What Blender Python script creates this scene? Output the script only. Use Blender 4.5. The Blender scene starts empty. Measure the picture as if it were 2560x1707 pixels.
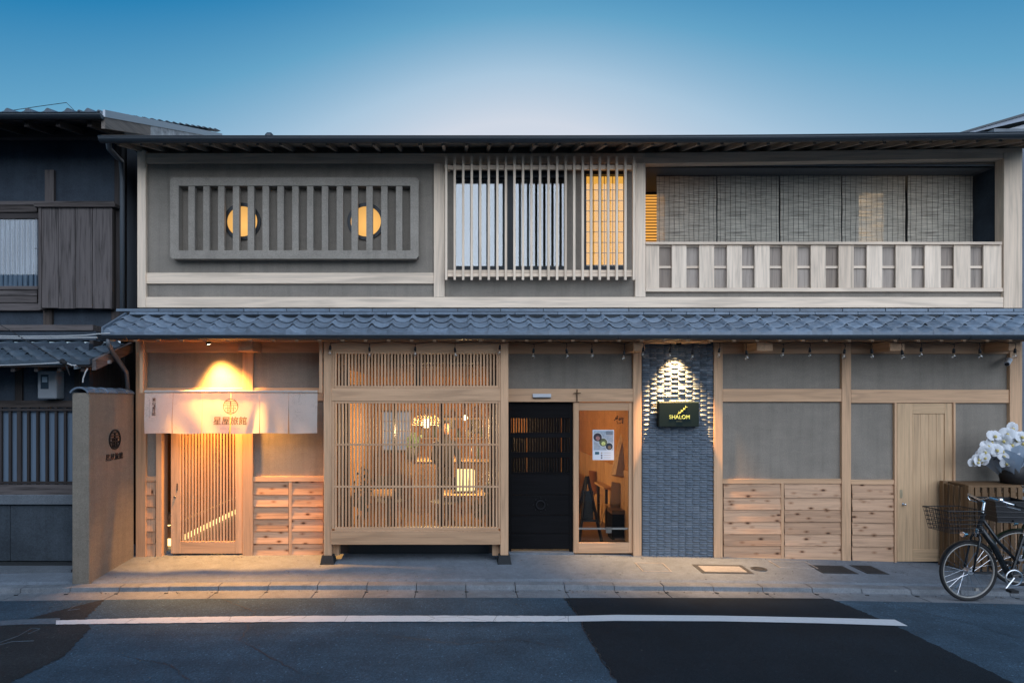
import bpy, bmesh, math, random
from mathutils import Vector, Matrix
R = math.radians
rnd = random.Random(7)
sc = bpy.context.scene
COL = sc.collection

# ------------------------------------------------------------------ camera, sky, sun, exposure
D, F, CX, CY, H = 8.6, 1514.0, 1147.0, 1000.0, 2.18      # distance, focal length (photo px), vanishing point, eye height
cam = bpy.data.cameras.new('camera'); camo = bpy.data.objects.new('camera', cam); COL.objects.link(camo)
camo.location = (0, -D, H); camo.rotation_euler = (math.pi/2, 0, 0)
cam.sensor_width = 36; cam.lens = F/2560*36
cam.shift_x = (1280-CX)/2560; cam.shift_y = (CY-853.5)/2560
cam.clip_start = .05; cam.clip_end = 3000
sc.camera = camo

SUN_EL, SUN_ROT = 11.0, 5.0
w = bpy.data.worlds.new('World'); sc.world = w; w.use_nodes = True
wn, wl = w.node_tree.nodes, w.node_tree.links
sky = wn.new('ShaderNodeTexSky'); sky.sky_type = 'NISHITA'; sky.sun_disc = False
sky.sun_elevation = R(SUN_EL); sky.sun_rotation = R(SUN_ROT)
sky.ozone_density = 10; sky.dust_density = 1.6; sky.air_density = 1.5
bw = wn.new('ShaderNodeRGBToBW'); wl.new(sky.outputs[0], bw.inputs[0])
mr_ = wn.new('ShaderNodeMapRange'); mr_.inputs[1].default_value = .95; mr_.inputs[2].default_value = 3.9; wl.new(bw.outputs[0], mr_.inputs[0])
def ramp_stops(cr, stops):
    el = cr.elements
    el[0].position, el[0].color = stops[0][0], (*stops[0][1], 1)
    el[-1].position, el[-1].color = stops[-1][0], (*stops[-1][1], 1)
    for p_, c_ in stops[1:-1]:
        e_ = el.new(p_); e_.color = (*c_, 1)
rp = wn.new('ShaderNodeValToRGB')
ramp_stops(rp.color_ramp, ((0, (.010, .160, .37)), (.12, (.022, .22, .46)), (.32, (.13, .37, .58)), (.62, (.40, .57, .73)), (1, (.63, .69, .79))))
tc_ = wn.new('ShaderNodeTexCoord'); sz_ = wn.new('ShaderNodeSeparateXYZ'); wl.new(tc_.outputs['Generated'], sz_.inputs[0])
hz_ = wn.new('ShaderNodeMapRange'); hz_.inputs[1].default_value = .54; hz_.inputs[2].default_value = .30; hz_.inputs[4].default_value = .26; wl.new(sz_.outputs[2], hz_.inputs[0])
ha_ = wn.new('ShaderNodeMath'); ha_.operation = 'ADD'; wl.new(mr_.outputs[0], ha_.inputs[0]); wl.new(hz_.outputs[0], ha_.inputs[1])
wl.new(ha_.outputs[0], rp.inputs[0])          # dusk grading of the sky's own brightness
bg = wn['Background']; wl.new(rp.outputs[0], bg.inputs[0]); bg.inputs[1].default_value = 1.0

sun = bpy.data.lights.new('sun', 'SUN'); suno = bpy.data.objects.new('sun', sun); COL.objects.link(suno)
sun.energy = 3.9; sun.angle = R(90); sun.color = (.85, .89, 1.0)      # soft glow of the open dusk sky above the street
suno.rotation_euler = (R(63), 0, R(6)); suno.location = (0, -14, 14)

vs = sc.view_settings; vs.view_transform = 'Standard'; vs.look = 'None'; vs.exposure = 0; vs.gamma = 1
sc.cycles.use_denoising = True
sc.cycles.max_bounces = 8; sc.cycles.transparent_max_bounces = 24
sc.cycles.sample_clamp_indirect = 6; sc.cycles.caustics_reflective = False; sc.cycles.caustics_refractive = False

# ------------------------------------------------------------------ helpers
def X(px, Y=0): return (px-CX)*(D+Y)/F
def Z(py, Y=0): return H-(py-CY)*(D+Y)/F

WL = {None: Vector((0, 0, 0))}
def link(name, data, loc, parent=None, rot=None):
    o = bpy.data.objects.new(name, data); COL.objects.link(o)
    loc = Vector(loc); WL[o] = loc
    if parent is not None: o.parent = parent
    o.location = loc-WL[parent]
    if rot: o.rotation_euler = rot
    return o
def thing(name, label, cat, loc, group=None):
    return tag(link(name, None, loc), label, cat, group)
def tag(o, label, cat, group=None):
    o['label'] = label; o['category'] = cat
    if group: o['group'] = group
    return o
def struct(o, kind='structure'):
    o['kind'] = kind; return o

def setgc(me, pts):
    a = me.attributes.new('gc', 'FLOAT_VECTOR', 'POINT')
    a.data.foreach_set('vector', [c for p in pts for c in p])
def mesh(name, vs_, fs, m, smooth=False, gc=None):
    me = bpy.data.meshes.new(name); me.from_pydata([tuple(v) for v in vs_], [], fs); me.update()
    if m is not None: me.materials.append(m)
    if smooth: me.polygons.foreach_set('use_smooth', [True]*len(me.polygons))
    if gc is None:
        if vs_:
            ext = [max(v[i] for v in vs_)-min(v[i] for v in vs_) for i in range(3)]
            od = sorted(range(3), key=lambda i: -ext[i]); gc = [(v[od[0]], v[od[1]], v[od[2]]) for v in vs_]
        else: gc = []
    setgc(me, gc)
    return me

BOXC = {}
def boxmesh(dx, dy, dz, m, ch=0):
    key = (round(dx, 4), round(dy, 4), round(dz, 4), m.name, ch)
    if key in BOXC: return BOXC[key]
    a, b, c = dx/2, dy/2, dz/2
    if ch <= 0:
        v = [(x, y, z) for x in (-a, a) for y in (-b, b) for z in (-c, c)]
        f = [(0, 1, 3, 2), (4, 6, 7, 5), (0, 4, 5, 1), (2, 3, 7, 6), (0, 2, 6, 4), (1, 5, 7, 3)]
    else:
        bm = bmesh.new(); bmesh.ops.create_cube(bm, size=1)
        bmesh.ops.scale(bm, vec=(dx, dy, dz), verts=bm.verts)
        bmesh.ops.bevel(bm, geom=bm.edges[:], offset=ch, segments=1, affect='EDGES')
        v = [tuple(q.co) for q in bm.verts]; bm.verts.index_update(); f = [[q.index for q in p.verts] for p in bm.faces]; bm.free()
    me = mesh('box', v, f, m)
    BOXC[key] = me
    return me
def B(name, x0, x1, y0, y1, z0, z1, m, parent, ch=0, rot=None):
    x0, x1 = min(x0, x1), max(x0, x1); y0, y1 = min(y0, y1), max(y0, y1); z0, z1 = min(z0, z1), max(z0, z1)
    return link(name, boxmesh(x1-x0, y1-y0, z1-z0, m, ch), ((x0+x1)/2, (y0+y1)/2, (z0+z1)/2), parent, rot)
def P(name, px0, py0, px1, py1, yf, yb, m, parent, ch=0, rot=None, z0=None):
    """box whose front face at depth yf covers the photo rectangle px0..px1, py0..py1 and reaches back to yb"""
    return B(name, X(px0, yf), X(px1, yf), yf, yb, Z(py1, yf) if z0 is None else z0, Z(py0, yf), m, parent, ch, rot)

class MB:
    def __init__(s): s.v = []; s.f = []
    def quad(s, *p):
        n = len(s.v); s.v += [tuple(q) for q in p]; s.f.append(tuple(range(n, n+len(p))))
    def box(s, x0, x1, y0, y1, z0, z1):
        n = len(s.v); s.v += [(x, y, z) for x in (x0, x1) for y in (y0, y1) for z in (z0, z1)]
        s.f += [tuple(n+i for i in q) for q in ((0, 1, 3, 2), (4, 6, 7, 5), (0, 4, 5, 1), (2, 3, 7, 6), (0, 2, 6, 4), (1, 5, 7, 3))]
        return s
    def hexa(s, p):      # 8 points ordered like box
        n = len(s.v); s.v += [tuple(q) for q in p]
        s.f += [tuple(n+i for i in q) for q in ((0, 1, 3, 2), (4, 6, 7, 5), (0, 4, 5, 1), (2, 3, 7, 6), (0, 2, 6, 4), (1, 5, 7, 3))]
        return s
    def tube(s, pts, r, seg=8, cap=True, closed=False):
        pts = [Vector(p) for p in pts]; n0 = len(s.v); k = len(pts)
        rs = r if isinstance(r, (list, tuple)) else [r]*k
        up = None
        for i, p in enumerate(pts):
            a = pts[i-1] if (i or closed) else p; b = pts[(i+1) % k] if (i < k-1 or closed) else p
            t = (b-a).normalized()
            if up is None or abs(up.dot(t)) > .98: up = Vector((0, 0, 1)) if abs(t.z) < .9 else Vector((0, 1, 0))
            u = t.cross(up).normalized(); q = u.cross(t); up = q
            for j in range(seg):
                an = 2*math.pi*j/seg; s.v.append(tuple(p+(u*math.cos(an)+q*math.sin(an))*rs[i]))
        for i in range(k if closed else k-1):
            for j in range(seg):
                a, b = n0+i*seg, n0+((i+1) % k)*seg
                s.f.append((a+j, a+(j+1) % seg, b+(j+1) % seg, b+j))
        if cap and not closed:
            s.f.append(tuple(n0+j for j in range(seg))[::-1]); s.f.append(tuple(n0+(k-1)*seg+j for j in range(seg)))
        return s
    def lathe(s, prof, c=(0, 0, 0), seg=16, axis='z'):
        n0 = len(s.v)
        for (r, h) in prof:
            for j in range(seg):
                an = 2*math.pi*j/seg; a, b = r*math.cos(an), r*math.sin(an)
                p = (a, b, h) if axis == 'z' else (a, h, b)
                s.v.append((p[0]+c[0], p[1]+c[1], p[2]+c[2]))
        for i in range(len(prof)-1):
            for j in range(seg):
                a, b = n0+i*seg, n0+(i+1)*seg
                s.f.append((a+j, a+(j+1) % seg, b+(j+1) % seg, b+j))
        return s
    def ball(s, c, r, seg=10, sz=1):
        return s.lathe([(max(1e-4, r*math.sin(math.pi*i/seg)), -r*sz*math.cos(math.pi*i/seg)) for i in range(seg+1)], c, seg+2)
    def build(s, name, m, parent=None, loc=None, smooth=False, rot=None, dx=None):
        if dx: s.v = [tuple(dx(Vector(q))) for q in s.v]
        if loc is None: loc = WL[parent] if parent is not None else Vector((0, 0, 0))
        loc = Vector(loc)
        return link(name, mesh(name, [tuple(Vector(q)-loc) for q in s.v], s.f, m, smooth), loc, parent, rot)

# ------------------------------------------------------------------ materials
def nt(name):
    m = bpy.data.materials.new(name); m.use_nodes = True
    return m, m.node_tree.nodes, m.node_tree.links, m.node_tree.nodes['Principled BSDF']
def coords(n, l, src, scale=(1, 1, 1), rand=True):
    if src == 'gc':
        c = n.new('ShaderNodeAttribute'); c.attribute_name = 'gc'; out = c.outputs['Vector']
    elif src == 'pos':
        c = n.new('ShaderNodeNewGeometry'); out = c.outputs['Position']; rand = False
    else:
        c = n.new('ShaderNodeTexCoord'); out = c.outputs['Object']
    if rand:
        oi = n.new('ShaderNodeObjectInfo'); mu = n.new('ShaderNodeMath'); mu.operation = 'MULTIPLY'; mu.inputs[1].default_value = 53
        l.new(oi.outputs['Random'], mu.inputs[0])
        ad = n.new('ShaderNodeVectorMath'); ad.operation = 'ADD'; l.new(out, ad.inputs[0]); l.new(mu.outputs[0], ad.inputs[1]); out = ad.outputs[0]
    mp = n.new('ShaderNodeMapping'); mp.inputs['Scale'].default_value = scale; l.new(out, mp.inputs[0])
    return mp.outputs[0]
def noise(n, l, vec, scale, detail=4, rough=.6, dist=0):
    t = n.new('ShaderNodeTexNoise'); t.inputs['Scale'].default_value = scale; t.inputs['Detail'].default_value = detail
    t.inputs['Roughness'].default_value = rough; t.inputs['Distortion'].default_value = dist
    l.new(vec, t.inputs['Vector']); return t.outputs[0]
def ramp(n, l, fac, stops):
    r = n.new('ShaderNodeValToRGB'); ramp_stops(r.color_ramp, [(p, tuple(c) if isinstance(c, (tuple, list)) else (c, c, c)) for p, c in stops])
    l.new(fac, r.inputs[0]); return r.outputs[0]
def mixc(n, l, a, b, fac, mode='MULTIPLY'):
    x = n.new('ShaderNodeMix'); x.data_type = 'RGBA'; x.blend_type = mode
    for s, k in ((fac, 0), (a, 6), (b, 7)):
        if isinstance(s, (int, float)): x.inputs[k].default_value = s
        elif isinstance(s, tuple): x.inputs[k].default_value = (*s, 1)
        else: l.new(s, x.inputs[k])
    return x.outputs[2]
def bump(n, l, b, h, strength, dist=.01):
    q = n.new('ShaderNodeBump'); q.inputs['Strength'].default_value = strength; q.inputs['Distance'].default_value = dist
    l.new(h, q.inputs['Height']); l.new(q.outputs[0], b.inputs['Normal'])
def sc3(c, k): return tuple(min(1, v*k) for v in c)

def wood(name, base, dark=.62, rough=.62, knots=0.0, var=.22, grain=1.0, spec=.3):
    m, n, l, b = nt(name)
    g1 = noise(n, l, coords(n, l, 'gc', (1.1, 34*grain, 34*grain)), 1.6, 5, .62, .35)
    g2 = noise(n, l, coords(n, l, 'gc', (.55, 7, 7)), 1.3, 3, .5, 1.2)
    col = ramp(n, l, g1, [(.28, sc3(base, dark)), (.5, base), (.75, sc3(base, 1.12))])
    col = mixc(n, l, col, ramp(n, l, g2, [(.3, .74), (.5, 1.0), (.72, 1.1)]), .85)
    oi = n.new('ShaderNodeObjectInfo')
    col = mixc(n, l, col, ramp(n, l, oi.outputs['Random'], [(0, (1-var, 1-var*1.15, 1-var*1.3)), (.5, 1.0), (1, (1+var*.2,)*3)]), 1.0)
    if knots:
        v = n.new('ShaderNodeTexVoronoi'); v.inputs['Scale'].default_value = 1; v.inputs['Randomness'].default_value = 1
        l.new(coords(n, l, 'gc', (5.4, 11.5, 6.5)), v.inputs['Vector'])
        kn = ramp(n, l, v.outputs['Distance'], [(.055, (.09, .05, .032)), (.115, (.18, .105, .07)), (.17, (.70, .61, .54)), (.33, (1.0, 1.0, 1.0))])
        col = mixc(n, l, col, kn, knots)
    l.new(col, b.inputs['Base Color']); b.inputs['Roughness'].default_value = rough; b.inputs['Specular IOR Level'].default_value = spec
    bump(n, l, b, g1, .25, .004)
    return m
def n_scale(n, l, v, s):
    mp = n.new('ShaderNodeMapping'); mp.inputs['Scale'].default_value = s; l.new(v, mp.inputs[0]); return mp.outputs[0]
def plaster(name, base, pos=True, amt=.12, bs=.35, gs=160):
    m, n, l, b = nt(name)
    v = coords(n, l, 'pos' if pos else 'obj')
    lo = noise(n, l, v, 1.3, 4, .6); hi = noise(n, l, v, gs, 3, .7); mid = noise(n, l, v, 28, 3, .6)
    col = mixc(n, l, base, ramp(n, l, lo, [(.3, 1-amt), (.7, 1+amt*.6)]), 1.0)
    col = mixc(n, l, col, ramp(n, l, hi, [(.3, .8), (.7, 1.14)]), 1.0)
    l.new(col, b.inputs['Base Color']); b.inputs['Roughness'].default_value = .92; b.inputs['Specular IOR Level'].default_value = .15
    gr = noise(n, l, v, 62, 2, .85); tr = noise(n, l, n_scale(n, l, v, (2.2, 2.2, 5.5)), 1.6, 5, .65, .8)
    col = mixc(n, l, col, ramp(n, l, gr, [(.32, .86), (.5, 1.0), (.68, 1.12)]), 1.0); col = mixc(n, l, col, ramp(n, l, tr, [(.3, .92), (.7, 1.06)]), 1.0)
    sk = noise(n, l, n_scale(n, l, v, (7, 7, .45)), 1.5, 4, .6); col = mixc(n, l, col, ramp(n, l, sk, [(.32, .90), (.5, 1.0), (.7, 1.05)]), 1.0); l.new(col, b.inputs['Base Color'])
    h = mixc(n, l, hi, mid, .35, 'MIX'); bump(n, l, b, h, bs, .006)
    return m
def plain(name, base, rough=.5, metal=0., spec=.4, var=0.0, ns=8, bs=0., emit=None, es=0., alpha=1.):
    m, n, l, b = nt(name)
    b.inputs['Roughness'].default_value = rough; b.inputs['Metallic'].default_value = metal; b.inputs['Specular IOR Level'].default_value = spec
    b.inputs['Base Color'].default_value = (*base, 1)
    if var or bs:
        t = noise(n, l, coords(n, l, 'obj'), ns, 4, .6)
        if var:
            oi = n.new('ShaderNodeObjectInfo')
            c = mixc(n, l, base, ramp(n, l, t, [(.3, 1-var), (.7, 1+var*.6)]), 1.0)
            c = mixc(n, l, c, ramp(n, l, oi.outputs['Random'], [(0, 1-var), (1, 1+var*.7)]), 1.0)
            l.new(c, b.inputs['Base Color'])
        if bs: bump(n, l, b, t, bs, .005)
    if emit: b.inputs['Emission Color'].default_value = (*emit, 1); b.inputs['Emission Strength'].default_value = es
    return m
def glow(name, c, s):
    m, n, l, b = nt(name); n.remove(b); e = n.new('ShaderNodeEmission'); e.inputs[0].default_value = (*c, 1); e.inputs[1].default_value = s
    l.new(e.outputs[0], n['Material Output'].inputs[0]); return m
def glass(name, tintc=(1, 1, 1), refl=.10, rough=.02, edge=.9):
    m, n, l, b = nt(name); n.remove(b)
    t = n.new('ShaderNodeBsdfTransparent'); t.inputs[0].default_value = (*tintc, 1)
    g = n.new('ShaderNodeBsdfGlossy'); g.inputs['Roughness'].default_value = rough
    lw = n.new('ShaderNodeLayerWeight'); lw.inputs[0].default_value = .5
    mr = n.new('ShaderNodeMapRange'); mr.inputs[1].default_value = 0; mr.inputs[2].default_value = 1; mr.inputs[3].default_value = refl; mr.inputs[4].default_value = edge
    pw = n.new('ShaderNodeMath'); pw.operation = 'POWER'; pw.inputs[1].default_value = 4; l.new(lw.outputs['Facing'], pw.inputs[0]); l.new(pw.outputs[0], mr.inputs[0])
    x = n.new('ShaderNodeMixShader'); l.new(mr.outputs[0], x.inputs[0]); l.new(t.outputs[0], x.inputs[1]); l.new(g.outputs[0], x.inputs[2])
    l.new(x.outputs[0], n['Material Output'].inputs[0]); return m
def cloth(name, base, transl=.4, marks=None, alpha=0., stripe=None):
    m, n, l, b = nt(name); n.remove(b)
    v = coords(n, l, 'obj', rand=False)
    col = mixc(n, l, base, ramp(n, l, noise(n, l, v, 260, 2, .6), [(.3, .88), (.7, 1.06)]), 1.0)
    if marks: col = marks(n, l, v, col)
    d = n.new('ShaderNodeBsdfDiffuse'); t = n.new('ShaderNodeBsdfTranslucent'); l.new(col, d.inputs[0]); l.new(col, t.inputs[0])
    x = n.new('ShaderNodeMixShader'); x.inputs[0].default_value = transl; l.new(d.outputs[0], x.inputs[1]); l.new(t.outputs[0], x.inputs[2])
    out = x.outputs[0]
    if alpha:
        tr = n.new('ShaderNodeBsdfTransparent'); y = n.new('ShaderNodeMixShader')
        if stripe: l.new(stripe(n, l, v), y.inputs[0])
        else: y.inputs[0].default_value = alpha
        l.new(out, y.inputs[1]); l.new(tr.outputs[0], y.inputs[2]); out = y.outputs[0]
    l.new(out, n['Material Output'].inputs[0]); return m

HINOKI = wood('cypress_wood', (.58, .362, .215), .82, var=.17)  # ground-storey copy of the cypress: eave shade and lamp warmth put into its colour
UPPER = wood('daylit_cypress_wood', (.79, .635, .485), .84, var=.14)  # same cypress on the upper storey, paler: daylight put into the colour
SUGI = wood('knotty_cedar', (.54, .34, .215), .66, knots=.95, var=.25)
PALE = wood('pale_cedar', (.81, .655, .505), .78, var=.18, grain=.6)
BACK = wood('grey_cedar', (.36, .30, .25), .6, var=.3, grain=.7)
AGED = wood('weathered_wood', (.112, .096, .092), .28, .85, var=.4, grain=.6)
AGED2 = wood('old_dark_wood', (.05, .042, .04), .5, .8, var=.3)
BLACKW = wood('black_stained_wood', (.008, .008, .009), .6, .6, var=.2, spec=.06)
FLOORW = wood('floor_wood', (.16, .09, .05), .6, .4)
RAFT = wood('rafter_wood', (.42, .33, .25), .7)
PLA = plaster('grey_plaster', (.255, .225, .188))
PLAF = plaster('lattice_plaster', (.31, .275, .232))
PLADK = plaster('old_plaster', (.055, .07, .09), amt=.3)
SODE = plaster('tan_plaster', (.235, .205, .165))
PLAIN_IN = plaster('ochre_plaster', (.44, .22, .075), amt=.2)
TILE = plain('roof_tile', (.14, .185, .24), .34, 0, .5, .24, 14, .04)
TILE2 = plain('old_roof_tile', (.055, .08, .105), .5, 0, .45, .25, 18, .2)
METAL = plain('dark_gutter_metal', (.035, .045, .055), .4, .3, .5)
STEEL = plain('brushed_steel', (.55, .57, .6), .35, 1)
CHROME = plain('chrome', (.75, .77, .8), .15, 1)
BLK = plain('black_metal', (.012, .013, .015), .4, 0, .4)
RUB = plain('rubber', (.015, .015, .016), .8)
RIMT = plain('grey_rim', (.30, .29, .27), .5, .4)
DARKF = plain('dark_window_frame', (.012, .017, .022), .45)
DARKST = plain('dark_base_stone', (.025, .028, .03), .7, 0, .3, .2, 30, .2)
STONE = plaster('rough_stone', (.06, .075, .09), amt=.35, bs=.9, gs=40)
LEDGE = plaster('pale_stone', (.14, .16, .18), amt=.2, gs=90)
GLASS = glass('window_glass', (.82, .86, .88), .16)
DGLASS = glass('door_glass', (.9, .9, .88), .045, edge=.5)
BULBG = glass('bulb_glass', (.92, .92, .92), .12, edge=.95)
CURT = cloth('curtain_cloth', (.58, .56, .54), .35)
SHEER = cloth('sheer_curtain', (.26, .32, .38), .4)
LITW = glow('lit_paper', (1.0, .50, .09), 1.05)
LITD = glow('lit_round_window', (1.0, .53, .15), 1.0)
def lamp_behind(m, c, lo, hi, scale):
    n, l = m.node_tree.nodes, m.node_tree.links; e = [q for q in n if q.type == 'EMISSION'][0]
    tc = n.new('ShaderNodeTexCoord'); d = n.new('ShaderNodeVectorMath'); d.operation = 'DISTANCE'; d.inputs[1].default_value = c; l.new(tc.outputs['Object'], d.inputs[0])
    q = n.new('ShaderNodeMapRange'); q.inputs[2].default_value = scale; q.inputs[3].default_value = hi; q.inputs[4].default_value = lo; l.new(d.outputs['Value'], q.inputs[0]); l.new(q.outputs[0], e.inputs[1])
lamp_behind(LITD, (.04, 0, -.06), .75, 1.15, .3)
LITB = glow('lit_blind', (1.0, .46, .09), .95)
LAMPF = glow('lamp_lens', (1.0, .85, .6), 12)

# ------------------------------------------------------------------ ground
def prof(Y):
    if Y >= 0: return 0.0
    if Y >= -1.11: return .06*Y/1.11
    return -.105
def gz(x, Y):
    t = min(1, max(0, -Y/1.11)); xx = max(-7, min(7.5, x))
    a = (.0028+(.0018-.0028)*t) if xx > 0 else .0014
    return -a*xx*xx+prof(Y)
def gp(px, py):
    Y = -1.0
    for _ in range(30):
        z = gz(X(px, Y), Y); Y = (H-z)*F/(py-CY)-D
    return X(px, Y), Y
def asphalt(name, lo, hi, spec=.3):
    m, n, l, b = nt(name); v = coords(n, l, 'pos')
    a = noise(n, l, v, 170, 3, .75); c = noise(n, l, v, 2.2, 5, .6); f = noise(n, l, v, 62, 2, .8)
    col = ramp(n, l, a, [(.3, lo), (.62, hi), (.74, sc3(hi, 1.9))])
    col = mixc(n, l, col, ramp(n, l, c, [(.3, .72), (.7, 1.2)]), 1.0)
    col = mixc(n, l, col, ramp(n, l, f, [(.3, .85), (.66, 1.05), (.75, 1.5)]), 1.0)
    vo = n.new('ShaderNodeTexVoronoi'); vo.inputs['Scale'].default_value = 75; l.new(v, vo.inputs['Vector'])
    col = mixc(n, l, col, ramp(n, l, vo.outputs['Color'], [(.25, .72), (.6, 1.0), (.88, 1.15), (.97, 2.2)]), 1.0)
    wst = noise(n, l, n_scale(n, l, v, (.22, 2.6, 1)), 1.0, 4, .6, .4); col = mixc(n, l, col, ramp(n, l, wst, [(.3, .82), (.7, 1.15)]), 1.0)
    st = noise(n, l, v, .9, 5, .7, .9); col = mixc(n, l, col, ramp(n, l, st, [(.28, .6), (.40, 1.0)]), .7)
    l.new(col, b.inputs['Base Color']); b.inputs['Roughness'].default_value = .85; b.inputs['Specular IOR Level'].default_value = spec
    bump(n, l, b, a, .6, .01); return m
def concrete(name, base, amt=.2, spots=True):
    m, n, l, b = nt(name); v = coords(n, l, 'pos')
    a = noise(n, l, v, 210, 2, .7); c = noise(n, l, v, 1.7, 6, .65); d = noise(n, l, v, 12, 4, .6)
    col = mixc(n, l, base, ramp(n, l, c, [(.28, 1-amt), (.72, 1+amt*.6)]), 1.0)
    col = mixc(n, l, col, ramp(n, l, a, [(.3, .72), (.5, 1.0), (.7, 1.2)]), 1.0)
    col = mixc(n, l, col, ramp(n, l, d, [(.3, .86), (.7, 1.06)]), 1.0)
    st = noise(n, l, v, 3.1, 6, .72, 1.2); col = mixc(n, l, col, ramp(n, l, st, [(.30, .62), (.42, .96), (.6, 1.0)]), .8)
    vo = n.new('ShaderNodeTexVoronoi'); vo.inputs['Scale'].default_value = 5.5; l.new(v, vo.inputs['Vector'])
    col = mixc(n, l, col, ramp(n, l, vo.outputs['Distance'], [(.03, .55), (.055, 1.0)]), .7)
    gr = noise(n, l, v, 75, 2, .85); col = mixc(n, l, col, ramp(n, l, gr, [(.32, .82), (.5, 1.0), (.68, 1.16)]), 1.0)
    l.new(col, b.inputs['Base Color']); b.inputs['Roughness'].default_value = .85; b.inputs['Specular IOR Level'].default_value = .25
    bump(n, l, b, a, .4, .006); return m
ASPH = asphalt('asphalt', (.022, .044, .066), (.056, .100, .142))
ASPHN = asphalt('fresh_asphalt', (.0035, .0075, .012), (.0085, .016, .024))
ASPHO = asphalt('dark_old_asphalt', (.016, .018, .02), (.032, .035, .038))
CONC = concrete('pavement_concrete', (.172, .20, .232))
GUTC = concrete('gutter_concrete', (.19, .207, .225), .3)
def sheet(name, m, pts_fn, nx, ny, parent=None):
    v = [pts_fn(i/nx, j/ny) for j in range(ny+1) for i in range(nx+1)]
    f = [(j*(nx+1)+i, j*(nx+1)+i+1, (j+1)*(nx+1)+i+1, (j+1)*(nx+1)+i) for j in range(ny) for i in range(nx)]
    return link(name, mesh(name, v, f, m), (0, 0, 0), parent)
struct(sheet('ground', concrete('far_ground', (.12, .12, .12)), lambda u, t: (-900+1800*u, -900+1800*t, -.6), 2, 2))
def rd(x, Y, dz=0): return (x, Y, gz(x, Y)+dz)
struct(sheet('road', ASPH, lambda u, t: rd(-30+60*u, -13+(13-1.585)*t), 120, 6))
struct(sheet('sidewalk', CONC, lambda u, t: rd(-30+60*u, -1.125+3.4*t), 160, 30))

# precast kerb-and-gutter blocks
gut = struct(link('gutter', None, (0, -1.35, -.1)))
GW = .6
pr = [(-1.10, -.062), (-1.125, -.058), (-1.235, -.060), (-1.25, -.066), (-1.262, -.112), (-1.30, -.118), (-1.58, -.106), (-1.60, -.112)]
for i in range(-14, 17):
    x0 = i*GW+.09; x1 = x0+GW-.009; mb = MB(); dz = rnd.uniform(-.003, .003)
    for j in range(len(pr)-1):
        (ya, za), (yb, zb) = pr[j], pr[j+1]
        b0 = [gz(x, -1.3)-prof(-1.3)+dz for x in (x0, x1)]
        mb.quad((x0, ya, za+b0[0]), (x1, ya, za+b0[1]), (x1, yb, zb+b0[1]), (x0, yb, zb+b0[0]))
    for k, x in enumerate((x0, x1)):
        b0 = gz(x, -1.3)-prof(-1.3)+dz
        mb.quad(*[(x, y, z+b0) for y, z in pr], (x, -1.60, -.3), (x, -1.10, -.3))
    mb.build('gutter_block', GUTC, gut)
    if i % 1 == 0:
        xs = x0-.03; zz = gz(xs, -1.3)-prof(-1.3)
        B('drain_slot', xs+.012, xs+.055, -1.352, -1.338+rnd.uniform(0, .006), zz-.1165, zz-.109, DARKST, gut)

def gpoly(name, m, pxs, dz, thick=None):
    pts = [gp(*p) for p in pxs]; c = (sum(p[0] for p in pts)/len(pts), sum(p[1] for p in pts)/len(pts))
    return pts, c
def strip(name, m, left, right, nx, dz, jag=0., jx=1.):
    """ground-hugging quad strip between two px polylines (left->right along each)"""
    def lerp(pl, t):
        k = t*(len(pl)-1); i = min(int(k), len(pl)-2); f = k-i
        return tuple(pl[i][q]*(1-f)+pl[i+1][q]*f for q in (0, 1))
    L = [gp(*p) for p in left]; Rr = [gp(*p) for p in right]
    def fn(u, t):
        a, b = lerp(L, u), lerp(Rr, u); x = a[0]*(1-t)+b[0]*t; y = a[1]*(1-t)+b[1]*t
        e = (1 if t == 0 else -1 if t == 1 else 0)*jag*(math.sin(u*157+t)+.7*math.sin(u*389+2*t)+.5*math.sin(u*71)); x += e*jx; y += e*(1-jx)
        return rd(x, y, dz)
    return struct(sheet(name, m, fn, nx, 6))
def wear_paint():
    m, n, l, b = nt('road_paint'); v = coords(n, l, 'pos')
    a = noise(n, l, v, 9, 6, .7, .6); c = noise(n, l, v, 90, 2, .7)
    vo = n.new('ShaderNodeTexVoronoi'); vo.feature = 'DISTANCE_TO_EDGE'; vo.inputs['Scale'].default_value = 1.3
    mp = n.new('ShaderNodeMapping'); mp.inputs['Rotation'].default_value = (0, 0, .4); l.new(v, mp.inputs[0]); l.new(mp.outputs[0], vo.inputs['Vector'])
    cr = ramp(n, l, vo.outputs['Distance'], [(.002, .45), (.007, 1.0)])
    col = mixc(n, l, (.62, .63, .64), cr, 1.0); col = mixc(n, l, col, ramp(n, l, a, [(.30, .35), (.40, 1.0)]), 1.0)
    col = mixc(n, l, col, ramp(n, l, c, [(.3, .85), (.7, 1.05)]), 1.0)
    l.new(col, b.inputs['Base Color']); b.inputs['Roughness'].default_value = .7; return m
PAINT = wear_paint()
PAINTF = plain('faded_paint', (.085, .11, .135), .8, 0, .3, .3, 25)
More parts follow.
